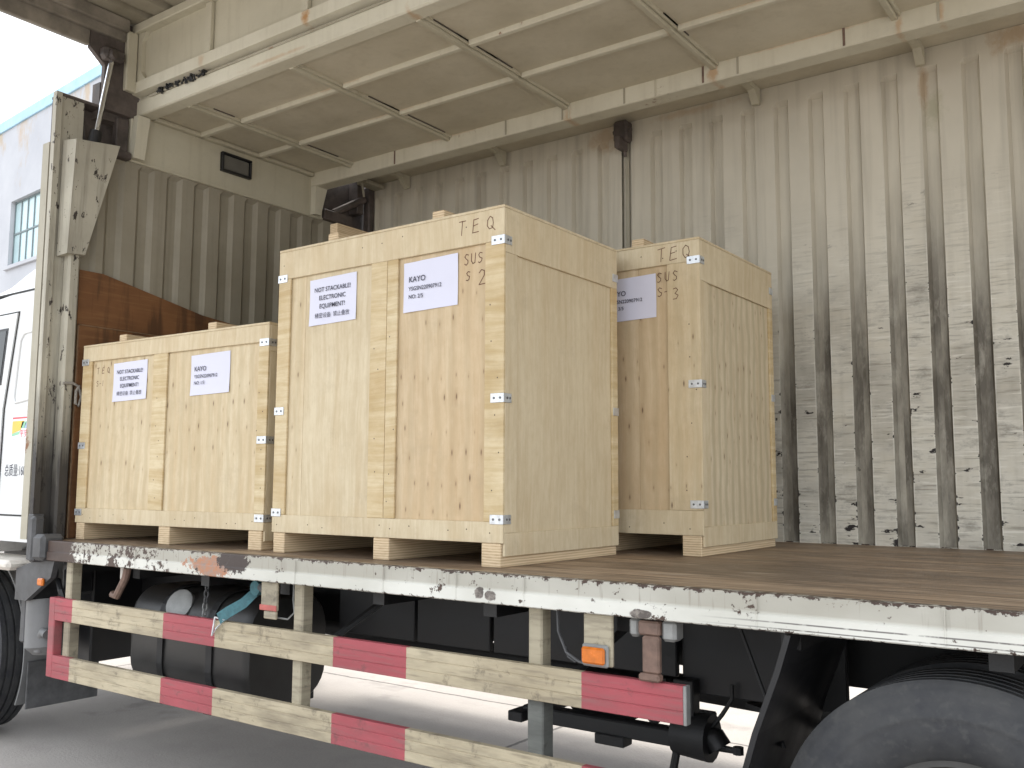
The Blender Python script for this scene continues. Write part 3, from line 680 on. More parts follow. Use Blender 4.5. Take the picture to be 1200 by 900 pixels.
# brake and carrier gear under the middle
mb = MB(); mb.box((-2.30, 3.26, .555), (-1.55, 3.33, .615), .006); mb.box((-2.30, 3.55, .56), (-1.60, 3.62, .62), .006); mb.box((-2.33, 3.2, .56), (-2.26, 3.7, .60), .004); mb.box((-2.27, 3.27, .62), (-2.22, 3.33, .80), .004); mb.box((-1.62, 3.27, .6), (-1.54, 3.33, .80), .004); mb.box((-2.1, 3.28, .62), (-1.78, 3.55, .76), .02); mb.box((-1.95, 3.25, .52), (-1.82, 3.32, .56), .004); mb.box((-1.72, 3.25, .63), (-1.67, 3.27, .74), .01); mb.build('carrier_frame', 'black', CH)
mb = MB(); mb.tube([(-1.62, 3.3, .60), (-1.48, 3.3, .60)], [.075, .085], 14); mb.tube([(-1.50, 3.3, .60), (-1.47, 3.3, .60), (-1.45, 3.3, .57)], .045, 10); mb.tube([(-1.47, 3.29, .575), (-1.36, 3.25, .585)], [.014, .011], 8); mb.tube([(-1.36, 3.25, .575), (-1.36, 3.25, .60)], .02, 8); mb.tube([(-1.60, 3.28, .6), (-1.63, 3.27, .44)], .016, 8); mb.tube([(-1.48, 3.3, .64), (-1.44, 3.3, .69), (-1.40, 3.3, .75), (-1.40, 3.3, .80)], .008, 6); mb.build('brake_chamber', 'black', CH, smooth=40)
for y in (3.42, 4.46):
    mb = MB()
    for k in range(6):
        h = .62-.0*k; L = .85-.1*k
        mb.add([( -.55+s*L*t, yy, .66-.018*k-.06+.10*t*t+dz) for yy in (y, y+.07) for dz in (0, .015) for (s, t) in ((-1, 1), (-1, .5), (1, 0), (1, .5), (1, 1))],
               [f for i in range(4) for f in ((i, i+1, i+6, i+5), (i+10, i+15, i+16, i+11), (i, i+10, i+11, i+1), (i+5, i+6, i+16, i+15))])
    mb.box((-.62, y-.01, .50), (-.48, y+.08, .70), .01); mb.build('leaf_spring', 'black', CH)
mb = MB(); mb.tube([(-.55, 2.95, .5), (-.55, 3.75, .5), (-.55, 3.9, .5), (-.55, 4.05, .5), (-.55, 4.2, .5), (-.55, 5.0, .5)], [.07, .07, .19, .19, .07, .07], 14); mb.build('rear_axle', 'black', CH, smooth=40)
mb = MB(); mb.tube([(-6.25, 2.95, .5), (-6.25, 5.0, .5)], .06, 12); mb.build('front_axle', 'black', CH, smooth=40)
# wheels: tyre with tread grooves, rim, studs
def tyre_mesh(R, w):
    h = w/2; pr = [(-h*.62, R*.56), (-h*.86, R*.60), (-h*.99, R*.70), (-h, R*.77), (-h*.985, R*.80), (-h*1.0, R*.81), (-h*.985, R*.82), (-h*.95, R*.88), (-h*.93, R*.885), (-h*.92, R*.90), (-h*.90, R*.945), (-h*.86, R*.955), (-h*.84, R*.975), (-h*.80, R*.99)]
    t = [(-h*.78, R)]
    for gx in (-.52, -.18, .18, .52): t += [(h*(gx-.055), R), (h*(gx-.04), R-.014), (h*(gx+.04), R-.014), (h*(gx+.055), R)]
    t += [(h*.78, R)]
    pr = pr+t+[(-a, r) for a, r in pr[::-1]]
    mb = MB(); mb.lathe(pr, 1, (0, 0, 0), 96); return mb
_wheel = {}
def wheel(name, x, y, R=.5, w=.27, dished=-1):
    if 'ty' not in _wheel:
        me = fixn(mesh('tyre', tyre_mesh(R, w).v, tyre_mesh(R, w).f, 'tyre')); me.polygons.foreach_set('use_smooth', [True]*len(me.polygons)); me.set_sharp_from_angle(angle=RAD(50)); _wheel['ty'] = me
        mb = MB(); mb.lathe([(-w*.32, R*.57), (-w*.36, R*.59), (-w*.36, R*.545), (-w*.10, R*.52), (-w*.02, R*.46), (-w*.10, R*.33), (-w*.10, R*.25), (-w*.34, R*.22), (-w*.36, R*.16), (-w*.36, 0.001)], 1, (0, 0, 0), 48)
        for k in range(10):
            t = k*math.pi/5; mb.tube([(R*.29*math.cos(t), -w*.10, R*.29*math.sin(t)), (R*.29*math.cos(t), -w*.19, R*.29*math.sin(t))], .014, 6)
        mb.lathe([(w*.32, R*.57), (w*.36, R*.59), (w*.36, R*.54), (w*.0, R*.5)], 1, (0, 0, 0), 48)
        me = fixn(mesh('rim', mb.v, mb.f, 'rim')); me.polygons.foreach_set('use_smooth', [True]*len(me.polygons)); me.set_sharp_from_angle(angle=RAD(35)); _wheel['rim'] = me
    e = empty(name, (x, y, R), T)
    if dished > 0: e.rotation_euler = (0, 0, math.pi)
    link('tyre', _wheel['ty'], e); link('rim', _wheel['rim'], e); return e
for y, d in ((2.90, -1), (3.21, -1), (4.72, 1), (5.03, 1)): wheel('rear_wheel', -.55, y, dished=d)
for y, d in ((2.93, -1), (5.0, 1)): wheel('front_wheel', -6.22, y, dished=d)
# mudguards
def guard(name, cx, y0, y1, R, a0, a1, mat, th=.012, lip=True):
    mb = MB(); n = 18; vs = []
    for k in range(n+1):
        t = RAD(a0+(a1-a0)*k/n)
        for yy in (y0, y1):
            for r in (R, R+th): vs.append((cx+r*math.cos(t), yy, .5+r*math.sin(t)))
    fs = []
    for k in range(n):
        b = 4*k; fs += [(b, b+4, b+6, b+2), (b+1, b+3, b+7, b+5), (b, b+1, b+5, b+4), (b+2, b+6, b+7, b+3)]
    fs += [(0, 2, 3, 1), (4*n, 4*n+1, 4*n+3, 4*n+2)]
    mb.add(vs, fs)
    return mb.build(name, mat, T, smooth=40)
guard('front_mudguard', -6.22, 2.90, 3.30, .60, -28, 62, 'greyplastic')
guard('front_mudguard', -6.22, 4.82, 5.22, .60, -25, 150, 'greyplastic')
box('cab_step_lip', (-6.3, 2.68, 1.02), (-5.42, 2.98, 1.075), 'creamlip', T, .02)
mb = MB(); mb.box((-5.60, 2.915, .20), (-5.588, 3.36, .47), .003); mb.build('mud_flap', 'grime_grey', T)
mb = MB(); mb.add([(-.965, 2.70, 1.09), (-.965, 3.34, 1.09), (-1.0, 3.34, .98), (-1.0, 2.70, .98), (-1.07, 3.34, .80), (-1.07, 2.70, .80), (-1.16, 3.34, .5), (-1.16, 2.70, .5), (-1.19, 3.34, .28), (-1.19, 2.70, .28)]+[(-.983, 2.70, 1.09), (-.983, 3.34, 1.09), (-1.018, 3.34, .98), (-1.018, 2.70, .98), (-1.088, 3.34, .80), (-1.088, 2.70, .80), (-1.178, 3.34, .5), (-1.178, 2.70, .5), (-1.208, 3.34, .28), (-1.208, 2.70, .28)],
   [(0, 1, 2, 3), (3, 2, 4, 5), (5, 4, 6, 7), (7, 6, 8, 9), (10, 13, 12, 11), (13, 15, 14, 12), (15, 17, 16, 14), (17, 19, 18, 16), (0, 3, 13, 10), (3, 5, 15, 13), (5, 7, 17, 15), (7, 9, 19, 17), (9, 8, 18, 19), (0, 10, 11, 1)])
mb.build('mud_flap', 'black2', T)
for yf in (2.95,): 
    mb = MB(); mb.tube([(-1.22, yf, 1.06), (-1.09, yf+.02, .70)], .006, 6); mb.build('flap_stay', 'black', T)
# grey exhaust can, hose and small brackets behind the front wheel
mb = MB(); mb.tube([(-5.33, 2.86, .86), (-5.30, 2.86, .60), (-5.30, 2.86, .56)], [.10, .11, .07], 18); mb.tube([(-5.18, 2.80, .68), (-5.22, 2.80, .69), (-5.25, 2.80, .66), (-5.26, 2.80, .58)], .026, 10); mb.build('air_filter_can', 'greyplastic', T, smooth=40)
mb = MB(); mb.prism([(-5.42, 1.03), (-5.42, .86), (-5.30, .86), (-5.05, 1.00), (-5.02, 1.09), (-5.2, 1.09)], 1, 2.73, 2.76); mb.box((-5.42, 2.765, .62), (-5.36, 2.95, 1.02), .01); mb.build('cab_rear_bracket', 'grime_grey', T)
box('small_amber_lamp', (-5.155, 2.71, .955), (-5.10, 2.729, .995), 'orange', T, .006)
mb = MB(); mb.box((-5.06, 2.80, .90), (-4.98, 2.95, 1.06), .02); mb.tube([(-5.1, 2.8, .98), (-5.03, 2.78, .93), (-5.0, 2.8, .84)], .016, 8); mb.tube([(-5.0, 2.82, 1.05), (-4.96, 2.8, .95), (-4.99, 2.85, .85)], .012, 8); mb.build('valve_block', 'black2', T)

# ---- side guard: two ribbed rails in red and cream, three posts
GD = empty('side_guard', (0, 0, 0), T)
def railprofile(z0, z1, y):
    h = (z1-z0); p = [(y+.028, z1), (y+.002, z1), (y, z1-.002)]
    for k in (2, 1): zz = z0+h*k/3; p += [(y, zz+.003), (y+.0025, zz+.001), (y+.0025, zz-.001), (y, zz-.003)]
    return p+[(y, z0+.002), (y+.002, z0), (y+.028, z0)]
bands = [(-4.97, -4.80, 'rail_r'), (-4.80, -4.00, 'rail_c'), (-4.00, -3.61, 'rail_r'), (-3.61, -2.85, 'rail_c'), (-2.85, -2.455, 'rail_r'), (-2.455, -1.68, 'rail_c'), (-1.68, -1.315, 'rail_r')]
YR = 2.72
for z0, z1 in ((.785, .902), (.487, .603)):
    r = MB()
    for a, b, m in bands: r.prism(railprofile(z0, z1, YR), 0, a, b, 0 if m == 'rail_c' else 1)
    r.build('guard_rail', ['rail_c', 'rail_r'], GD)
    box('rail_end_cap', (-1.3145, YR-.001, z0-.001), (-1.303, YR+.03, z1+.001), 'galv', GD, .002)
box('guard_end', (-5.03, YR, .487), (-4.9705, YR+.05, .902), 'rail_r', GD, .004)
for xp, m in ((-4.93, 'post'), (-3.125, 'post'), (-1.915, 'post')):
    box('guard_post', (xp, YR+.029, .49), (xp+.058, YR+.09, 1.10), m if xp < -2 else 'post', GD, .006)
box('post_sleeve', (-1.918, YR+.0288, .49), (-1.852, YR+.096, .784), 'post_grey', GD, .005)
for xp in (-3.09, -1.88):
    mb = MB(); mb.tube([(xp+.05, YR+.1, .82), (xp+.22, YR+.42, 1.06)], .016, 6); mb.build('guard_stay', 'black', GD)
# far side guard
for z0, z1 in ((.785, .902), (.487, .603)):
    box('far_guard_rail', (-4.97, 5.17, z0), (-1.31, 5.20, z1), 'rail_c', GD, .003)

# ---- fuel tank
TK = empty('fuel_tank', (0, 0, 0), T)
def rsq(cy, cz, hy, hz, r, n=6):
    out = []
    for sx, sy, a in ((1, 1, 0), (-1, 1, 90), (-1, -1, 180), (1, -1, 270)):
        for k in range(n+1):
            t = RAD(a+90*k/n); out.append((cy+sx*(hy-r)+r*math.cos(t), cz+sy*(hz-r)+r*math.sin(t)))
    return out
mb = MB(); secs = [(-4.515, .93), (-4.495, .985), (-4.475, 1.0), (-3.61, 1.0), (-3.59, .985), (-3.57, .93)]; base = rsq(0, 0, .25, .26, .16); nb = len(base); vs = []; fs = []
for x, k in secs: vs += [(x, 3.12+p[0]*k, .725+p[1]*k) for p in base]
for i in range(len(secs)-1): fs += [(i*nb+j, i*nb+(j+1) % nb, (i+1)*nb+(j+1) % nb, (i+1)*nb+j) for j in range(nb)]
fs += [tuple(range(nb)), tuple(range(len(vs)-1, len(vs)-nb-1, -1))]
mb.add(vs, fs); mb.build('tank_body', 'tank', TK, smooth=35)
for xs_ in (-4.25, -3.86):
    mb = MB(); a = rsq(3.12, .725, .253, .263, .162); b = rsq(3.12, .725, .260, .270, .168); n_ = len(a)
    for x in (xs_, xs_+.045): mb.v += [(x, p[0], p[1]) for p in a]+[(x, p[0], p[1]) for p in b]
    mb.f = [f for j in range(n_) for k in [(j+1) % n_] for f in ((n_+j, n_+k, 3*n_+k, 3*n_+j), (j, k, n_+k, n_+j), (2*n_+j, 2*n_+k, 3*n_+k, 3*n_+j))]; mb.mi = [0]*len(mb.f)
    mb.box((xs_-.01, 2.86, .43), (xs_+.055, 2.95, .475), .006); mb.build('tank_strap', 'black', TK)
c = onY(214, 710, 2.90); nrm = Vector((.25, -.85, .42)).normalized()
mb = MB(); mb.tube([c-nrm*.08, c-nrm*.01, c-nrm*.008, c+nrm*.03, c+nrm*.035], [.06, .06, .075, .075, .06], 18); mb.build('filler_cap', 'galv', TK, smooth=40)
box('tank_cradle', (-3.88, 3.0, .40), (-3.80, 3.5, .80), 'black', TK)
box('tank_cradle', (-4.27, 3.0, .40), (-4.19, 3.5, .80), 'black', TK)
box('battery_box', (-5.46, 3.02, .50), (-5.12, 3.4, 1.05), 'black2', T, .01)
box('black_side_sheet', (-5.11, 3.32, .66), (-4.50, 3.35, 1.09), 'black2', CH, .004)  # black sheet added to darken the bright gap ahead of the tank
box('black_side_sheet', (-1.61, 3.33, .745), (-1.0, 3.36, 1.09), 'black2', CH, .004)  # black sheet added to blank out bright ground ahead of the rear wheels

# ---- plates and lamps under the sill
mp = empty('marker_plate', (0, 0, 0), T)
mb = MB(); mb.box((-3.295, 2.714, .975), (-3.19, 2.728, 1.097), .004); mb.box((-3.275, 2.714, .94), (-3.195, 2.728, .9745), .004); mb.build('plate', 'post', mp)
box('reflector', (-3.297, 2.709, .975), (-3.188, 2.7135, .999), 'redref', mp, .004)
mp = empty('marker_plate', (0, 0, 0), T)
mb = MB(); mb.box((-1.668, 2.714, .93), (-1.558, 2.728, 1.097), .004); mb.build('plate', 'post', mp)
mb = MB(); mb.box((-1.667, 2.700, .928), (-1.568, 2.7135, 1.0), .006); hs = mb.build('lamp_housing', 'galv', mp)
box('amber_lens', (-1.661, 2.685, .938), (-1.574, 2.6995, .992), 'orange', mp, .008)
mb = MB(); mb.tube([(-1.80, 2.76, 1.09), (-1.79, 2.75, 1.02), (-1.755, 2.745, .955), (-1.70, 2.74, .93), (-1.64, 2.735, .925), (-1.61, 2.73, .94)], .005, 6); mb.tube([(-1.765, 2.755, .97), (-1.75, 2.75, .94), (-1.72, 2.75, .925)], .004, 6); mb.build('lamp_cable', 'grime_grey', T)
mb = MB(); mb.tube([(-3.16, 2.78, 1.09), (-3.15, 2.77, 1.02), (-3.135, 2.765, .97), (-3.17, 2.76, .94), (-3.22, 2.74, .945)], .004, 6); mb.build('lamp_cable', 'galv', T)
hk = empty('tie_hook', (0, 0, 0), T)
box('hook_mount', (-1.50, 2.715, 1.035), (-1.462, 2.78, 1.096), 'galv', hk, .01); box('hook_mount', (-1.385, 2.715, 1.03), (-1.335, 2.78, 1.096), 'galv', hk, .01)
mb = MB(); mb.box((-1.461, 2.705, 1.045), (-1.386, 2.74, 1.09), .006); mb.box((-1.445, 2.700, .93), (-1.385, 2.725, 1.0445), .006); mb.box((-1.458, 2.698, .905), (-1.385, 2.732, .9295), .006); mb.build('hook_arm', 'rusthook', hk)
hk = empty('tie_hook', (0, 0, 0), T)
mb = MB(); mb.tube([(-4.36, 2.75, 1.09), (-4.375, 2.75, 1.04), (-4.44, 2.745, .945), (-4.475, 2.745, .955)], .019, 8); mb.build('hook_arm', 'rusthook', hk, smooth=40)
mb = MB(); mb.tube([(-4.43, 2.78, 1.10), (-4.43, 2.78, 1.03)], .022, 10); mb.build('hook_pin', 'creamlip', hk, smooth=40)
# hanging chain by the tank
for k in range(7):
    mb = MB(); ring = [(.011*math.cos(t), 0, .02*math.sin(t)) for t in [2*math.pi*i/10 for i in range(11)]]
    mb.tube(ring, .0045, 6, cap=False); mb.build('chain_link', 'galv' if k > 3 else 'grime_grey', T, (-3.86-.004*k, 2.86, 1.05-.031*k), rot=(0, 0, RAD(90*(k % 2)+20)))

# ---- cab
CB = empty('cab', (0, 0, 0), T); YC = 2.80
def panel(name, poly, y, th, mat, parent, b=.006):
    mb = MB(); mb.prism(poly, 1, y, y+th); return mb.build(name, mat, parent)
body = [(-5.44, 1.17), (-5.44, 2.60), (-5.47, 2.66), (-5.75, 2.655), (-6.9, 2.58), (-7.22, 2.1), (-7.30, 1.6), (-7.30, 1.02), (-6.95, 1.02), (-6.85, 1.12), (-6.6, 1.17)]
mb = MB(); mb.prism(body, 1, YC, 5.16); mb.build('cab_body', 'cab', CB)
# fairing: swept crown falling forward and inward
mb = MB(); secs = []
crown = [(-5.46, 2.92), (-5.60, 2.885), (-5.77, 2.82), (-5.95, 2.74), (-6.15, 2.70), (-6.35, 2.675)]
vs = []; fs = []; n = 9
for (x, z) in crown:
    for k in range(n):
        t = math.pi*k/(n-1); yy = 3.98-1.165*math.copysign(abs(math.cos(t))**.55, math.cos(t)); zz = 2.668+(z-2.662)*math.sin(t)**.35 if 0 < k < n-1 else 2.668
        vs.append((x, yy, zz))
for i in range(len(crown)-1): fs += [(i*n+k, i*n+k+1, (i+1)*n+k+1, (i+1)*n+k) for k in range(n-1)]
fs += [tuple(range(n)), tuple(range(len(vs)-1, len(vs)-n-1, -1))]
mb.add(vs, fs); mb.build('roof_fairing', 'cab', CB, smooth=50)
box('roof_seam', (-6.6, YC-.002, 2.652), (-5.46, YC+.05, 2.664), 'seamdark', CB, 0)
dr = panel('door', [(-5.70, 2.53), (-5.765, 2.2), (-5.815, 1.95), (-5.825, 1.4), (-6.75, 1.4), (-6.75, 2.0), (-6.55, 2.53)], YC-.012, .0115, 'cab', CB)
panel('door_gap', [(-5.690, 2.541), (-5.755, 2.2), (-5.805, 1.95), (-5.815, 1.39), (-6.76, 1.39), (-6.76, 2.0), (-6.56, 2.541)], YC-.0035, .003, 'seamdark', CB)
wn_ = panel('window_seal', [(-5.795, 2.445), (-5.845, 2.10), (-6.68, 2.07), (-6.50, 2.445)], YC-.016, .0035, 'black2', CB)
panel('window_glass', [(-5.812, 2.43), (-5.858, 2.115), (-6.66, 2.085), (-6.49, 2.43)], YC-.018, .0015, 'glassdark', CB)
mb = MB(); mb.box((-6.1, YC-.05, 1.86), (-5.92, YC-.025, 1.90), .008); mb.build('door_handle', 'black2', CB)
# pressed quarter panel: raised rounded frame line
rec = [(-5.62, 2.40), (-5.47, 2.41), (-5.45, 2.38), (-5.45, 2.06), (-5.52, 2.0), (-5.68, 1.985), (-5.70, 2.02), (-5.66, 2.36)]
mb = MB(); mb.tube([(x, YC, z) for x, z in rec]+[(rec[0][0], YC, rec[0][1])], .009, 8, cap=False); mb.build('quarter_moulding', 'cab', CB, smooth=60)
box('lower_seam', (-6.5, YC-.002, 1.316), (-5.442, YC+.02, 1.326), 'seamdark', CB, 0)
# sticker and lettering on the cab side
st = panel('sticker', [(-5.76, 1.90), (-5.475, 1.905), (-5.475, 1.775), (-5.75, 1.765)], YC-.0018, .0014, 'stick_w', CB)
for nm, poly, m in (('sticker_mark', [(-5.70, 1.875), (-5.56, 1.875), (-5.60, 1.82), (-5.70, 1.80)], 'stick_y'), ('sticker_mark', [(-5.585, 1.87), (-5.53, 1.87), (-5.56, 1.83), (-5.60, 1.832)], 'stick_g'), ('sticker_mark', [(-5.545, 1.862), (-5.485, 1.862), (-5.485, 1.83), (-5.56, 1.83)], 'stick_b'), ('sticker_mark', [(-5.70, 1.80), (-5.60, 1.815), (-5.62, 1.795), (-5.70, 1.785)], 'stick_g'), ('sticker_mark', [(-5.70, 1.898), (-5.50, 1.898), (-5.50, 1.889), (-5.70, 1.887)], 'stick_r')):
    panel(nm, poly, YC-.0026, .0006, m, CB)
letters('平安', .050, 'stick_r', CB, (-5.61, YC-.0032, 1.782))
letters('2', .045, 'stick_r', CB, (-5.515, YC-.0032, 1.868))
letters('总质量:160', .078, 'ink', CB, (-5.765, YC-.0012, 1.555)).scale = (.66, 1, 1)

# ================================================================== CRATES
def strokes(name, lines, size, mat, parent, face, o, w=.0045):
    """felt-pen handwriting: polylines in letter space -> thin ribbons on a face"""
    mb = MB(); th = .0006
    for ln in lines:
        for (a, b) in zip(ln, ln[1:]):
            d = Vector((b[0]-a[0], b[1]-a[1])); L = d.length
            if L < 1e-6: continue
            d /= L; nn = Vector((-d.y, d.x))*w/2/size; e = d*w/3/size
            q = [Vector(a)-e+nn, Vector(b)+e+nn, Vector(b)+e-nn, Vector(a)-e-nn]
            mb.add([(o[0]+p.x*size, o[1], o[2]+p.y*size) for p in q], [(0, 1, 2, 3)])
    return link(name, mesh(name, mb.v, mb.f, mat), parent)
GL = {'T': [[(0, 1), (.62, 1.06)], [(.33, 1.03), (.27, 0)]], 'E': [[(.1, 1), (.0, .02)], [(.1, 1), (.55, 1.05)], [(.05, .55), (.45, .6)], [(0, .02), (.55, .06)]],
      'Q': [[(.3, 1), (.06, .75), (.05, .35), (.25, .08), (.5, .15), (.6, .5), (.52, .85), (.3, 1)], [(.35, .3), (.75, -.05)]],
      'S': [[(.5, .9), (.25, 1), (.06, .8), (.2, .58), (.45, .42), (.42, .15), (.2, 0), (.02, .1)]], 'U': [[(.06, 1), (.05, .3), (.2, .02), (.42, .12), (.5, 1)]],
      '2': [[(.04, .8), (.2, 1), (.45, .92), (.45, .62), (.05, .03), (.58, .08)]], '3': [[(.05, .95), (.3, 1), (.45, .8), (.2, .55), (.48, .35), (.35, .05), (.03, .08)]], '-': [[(.05, .45), (.45, .5)]], '1': [[(.2, 1), (.18, 0)]]}
def write(word, size, o, parent, adv=.95, mat='marker', w=.0036):
    ls = []; x = 0
    for ch in word:
        if ch != ' ': ls += [[(px+x+random.uniform(-.03, .03), py+random.uniform(-.03, .03)) for px, py in g_] for g_ in GL[ch]]
        x += adv
    h = strokes('handwriting', ls, size, mat, parent, '-Y', o, w); h['kind'] = 'stuff'; return h

def paper(parent, x0, z0, w, h, lines, y=-.0015, tilt=0., skew=.006):
    nx = 8; vs = []; fs = []
    for j in range(5):
        for i in range(nx+1):
            u, v = i/nx, j/4; b = .0034+.0026*max(0, abs(v-.5)*2-.6)+.0012*math.sin(5*u+3*v+x0*9)+.0009*math.sin(13*u-4*v)
            vs.append((x0+u*w+tilt*v*.01, -b, z0+v*h+u*skew))
    fs = [(j*(nx+1)+i, j*(nx+1)+i+1, (j+1)*(nx+1)+i+1, (j+1)*(nx+1)+i) for j in range(4) for i in range(nx)]
    p = link('paper_label', mesh('paper_label', vs, fs, 'paper', smooth=True), parent, (0, y, 0))
    for body, size, rx, rz, al in lines: letters(body, size, 'ink', p, (x0+rx*w, -.0068, z0+rz*h), al)
    return p
P1 = [('NOT STACKABLE!', .029, .5, .72, 'CENTER'), ('ELECTRONIC', .029, .5, .54, 'CENTER'), ('EQUIPMENT!', .029, .5, .36, 'CENTER'), ('精密设备  禁止叠放', .026, .5, .16, 'CENTER')]
def P2(no): return [('KAYO', .034, .10, .60, 'LEFT'), ('YSGSN220907912', .024, .10, .43, 'LEFT'), ('NO: %s' % no, .024, .10, .27, 'LEFT')]
def clip(parent, x, z, sx, y=-.0012, dy=0., sides=True):
    """galvanised angle clip folded round an upright corner; x = corner, sx = which way the front leg runs"""
    mb = MB(); w, h, t = .062, .036, .0022
    mb.box((min(x, x-sx*w), -t, -h/2), (max(x, x-sx*w), 0, h/2), .0007)
    mb.box((min(x, x+sx*t), -t+.0002, -h/2+.0003), (max(x, x+sx*t), .05, h/2-.0003), .0007)
    for q in (.015, .045): mb.tube([(x-sx*q, -t-.0015, 0), (x-sx*q, -t+.001, 0)], .005, 8, mi=1)
    for q in (.022, .040): mb.tube([(x+sx*(t+.0015), q, 0), (x+sx*t, q, 0)], .005, 8, mi=1)
    return mb.build('corner_clip', ['clip', 'clip_dark'], parent, (0, y, z))
def crate(loc, W, D, H, label, lbat, mid, panels, side='ply_v', seed=1, rotz=0., detail=True, strips=('ply_h',), sidemode='frame', bs=.08, lw=.083, rw=.095, top=.19, clz=(1.272, .648, .182), bat=(.285, .915), bh=.046, um='ply_h'):
    """framed plywood export crate on three laminated skids; origin at the front left foot"""
    rnd = random.Random(seed)
    e = empty('wooden_crate', loc); e.rotation_euler = (0, 0, rotz); tag(e, label, 'crate', 'export crates on the deck')
    SK, ST, TH = .092, .095, .012         # skid height, strip width, strip thickness
    zt, zb = H, SK+.0
    f0, p0 = 0., TH                        # strip face / panel face
    # panels behind the strips
    for (a, b, m) in panels: box('front_panel', (a+.0004, p0, zb+.02), (b-.0004, p0+.010, zt-.02), m, e, .0012)
    # strips
    box('top_strip', (.001, f0, zt-lbat), (W-.001, f0+TH-.0005, zt-.012), 'ply_clear', e, .002)
    box('bottom_strip', (.001, f0, zb), (W-.001, f0+TH-.0005, zb+bs), 'ply_clear', e, .002)
    for a, b in ((.001, lw), (W-rw, W-.001)): box('upright_strip', (a, f0, zb+bs+.0005), (b, f0+TH-.0005, zt-lbat-.0005), um, e, .002)
    for a, b in mid: box('middle_strip', (a, f0-.0003, zb+bs+.0005), (b, f0+TH-.0005, zt-lbat-.0005), 'ply_h', e, .002)
    # right and left sides
    for xs_, s in ((W, 1), (0., -1)):
        a = lambda t: (xs_-s*t)
        def sb(n_, t0, t1, y0, y1, z0, z1, m): box(n_, (min(a(t0), a(t1)), y0, z0), (max(a(t0), a(t1)), y1, z1), m, e, .002)
        sb('side_panel', TH, TH+.01, TH+.011, D-.012, zb+.01, zt-.02, side)
        sb('side_top_strip', .001, TH, TH+.0, D-.001, zt-top, zt-.012, 'ply_clear')
        sb('side_bottom_strip', .001, TH, TH+.0, D-.001, zb-.05, zb+.038, 'ply_clear')
        sb('side_upright', .001, TH, TH, TH+.078, zb+.0385, zt-top-.0005, 'ply_clear')
        sb('side_upright', .001, TH, D-.05, D-.001, zb+.0385, zt-top-.0005, 'ply_h')
    box('back_panel', (TH+.011, D-.011, zb), (W-TH-.011, D-.001, zt-.015), 'ply_v', e, .001)
    box('lid', (.0, -.001, zt-.0115), (W, D+.001, zt), 'ply_clear', e, .002)
    box('base', (TH+.011, TH+.011, zb-.001), (W-TH-.011, D-.012, zb+.018), 'ply_clear', e, .001)
    # skids
    for a, b in ((.0135, .088), (W*.487, W*.487+.09), (W-.105, W-.0135)):
        box('skid', (a, .002, .0), (b, D-.002, zb-.0005), 'skid', e, .003)
    # lid battens
    for bx in bat: box('lid_batten', (bx, .04, zt+.0005), (bx+.065, D-.04, zt+bh), 'skid', e, .003)
    if detail:
        zs = clz
        for z in zs:
            clip(e, W, z, 1); clip(e, 0., z, -1)
            mb = MB(); mb.box((W, D-.045, -.018), (W+.0022, D+.002, .018), .0007); mb.build('corner_clip', ['clip'], e, (0, 0, z))
        mb = MB()
        def nail(x, z, y=-.0004): mb.add([(x+.0032*math.cos(t), y, z+.0032*math.sin(t)) for t in [k*math.pi/3 for k in range(6)]], [tuple(range(6))])
        for k in range(int(W/.1)): 
            if rnd.random() < .8: nail(.06+k*.1+rnd.uniform(-.03, .03), zb+.035+rnd.uniform(-.012, .02))
            if rnd.random() < .2: nail(.06+k*.1+rnd.uniform(-.03, .03), zt-lbat/2+rnd.uniform(-.03, .03))
        for a, b in mid:
            for k in range(7):
                if rnd.random() < .7: nail((a+b)/2+rnd.uniform(-.025, .025), zb+.16+k*(zt-zb-.4)/7+rnd.uniform(-.03, .03))
        for k in range(6): nail(W-.05+rnd.uniform(-.03, .03), zb+.2+k*(zt-zb-.45)/6)
        o = mb.build('nail_heads', 'nail', e); o['kind'] = 'stuff'
    return e
# tall crate
PF = .0120
W = 1.325; H = 1.412
big = crate((-3.462, 2.90, ZD+.0008), W, .89, H, 'tallest wooden crate with two printed papers and handwriting, standing at the deck edge', .143, [(.606, .70), (.702, .762)],
            [(.05, .18, 'ply_v'), (.18, .65, 'ply_clear'), (.65, W-.05, 'ply_red')], side='ply_clear', seed=4)
paper(big, .208, 1.03, .30, .213, P1, PF); paper(big, .79, 1.032, .295, .213, P2('2/5'), PF)
write('TEQ', .055, (1.095, -.0006, 1.318), big, 1.3); write('SUS', .044, (1.115, .0112, 1.195), big, .80)
write('S', .038, (1.125, .0112, 1.13), big); write('2', .062, (1.19, .0112, 1.105), big)
# crate behind and to the right, front turned to the same side
W3 = 1.15
rc = crate((-1.772-W3, 3.90, ZD+.0008), W3, .91, 1.445, 'wooden crate half hidden behind the tallest crate, closest to the corrugated side wall', .11, [],
           [(.05, W3-.32, 'ply_red'), (W3-.32, W3-.05, 'ply_red')], side='ply_ripple', seed=9, bs=.11, rw=.165, top=.20, clz=(1.34, .77, .23), bat=(.25, .78), um='ply_v')
paper(rc, W3-.505, 1.09, .28, .207, P2('3/5'), PF); write('TEQ', .06, (W3-.21, -.0006, 1.352), rc, 1.05)
write('SUS', .045, (W3-.215, .0112, 1.255), rc, .9).location = (0, -.0115, 0); write('S-', .042, (W3-.218, .0112, 1.19), rc, .8); write('3', .055, (W3-.135, -.0006, 1.165), rc)
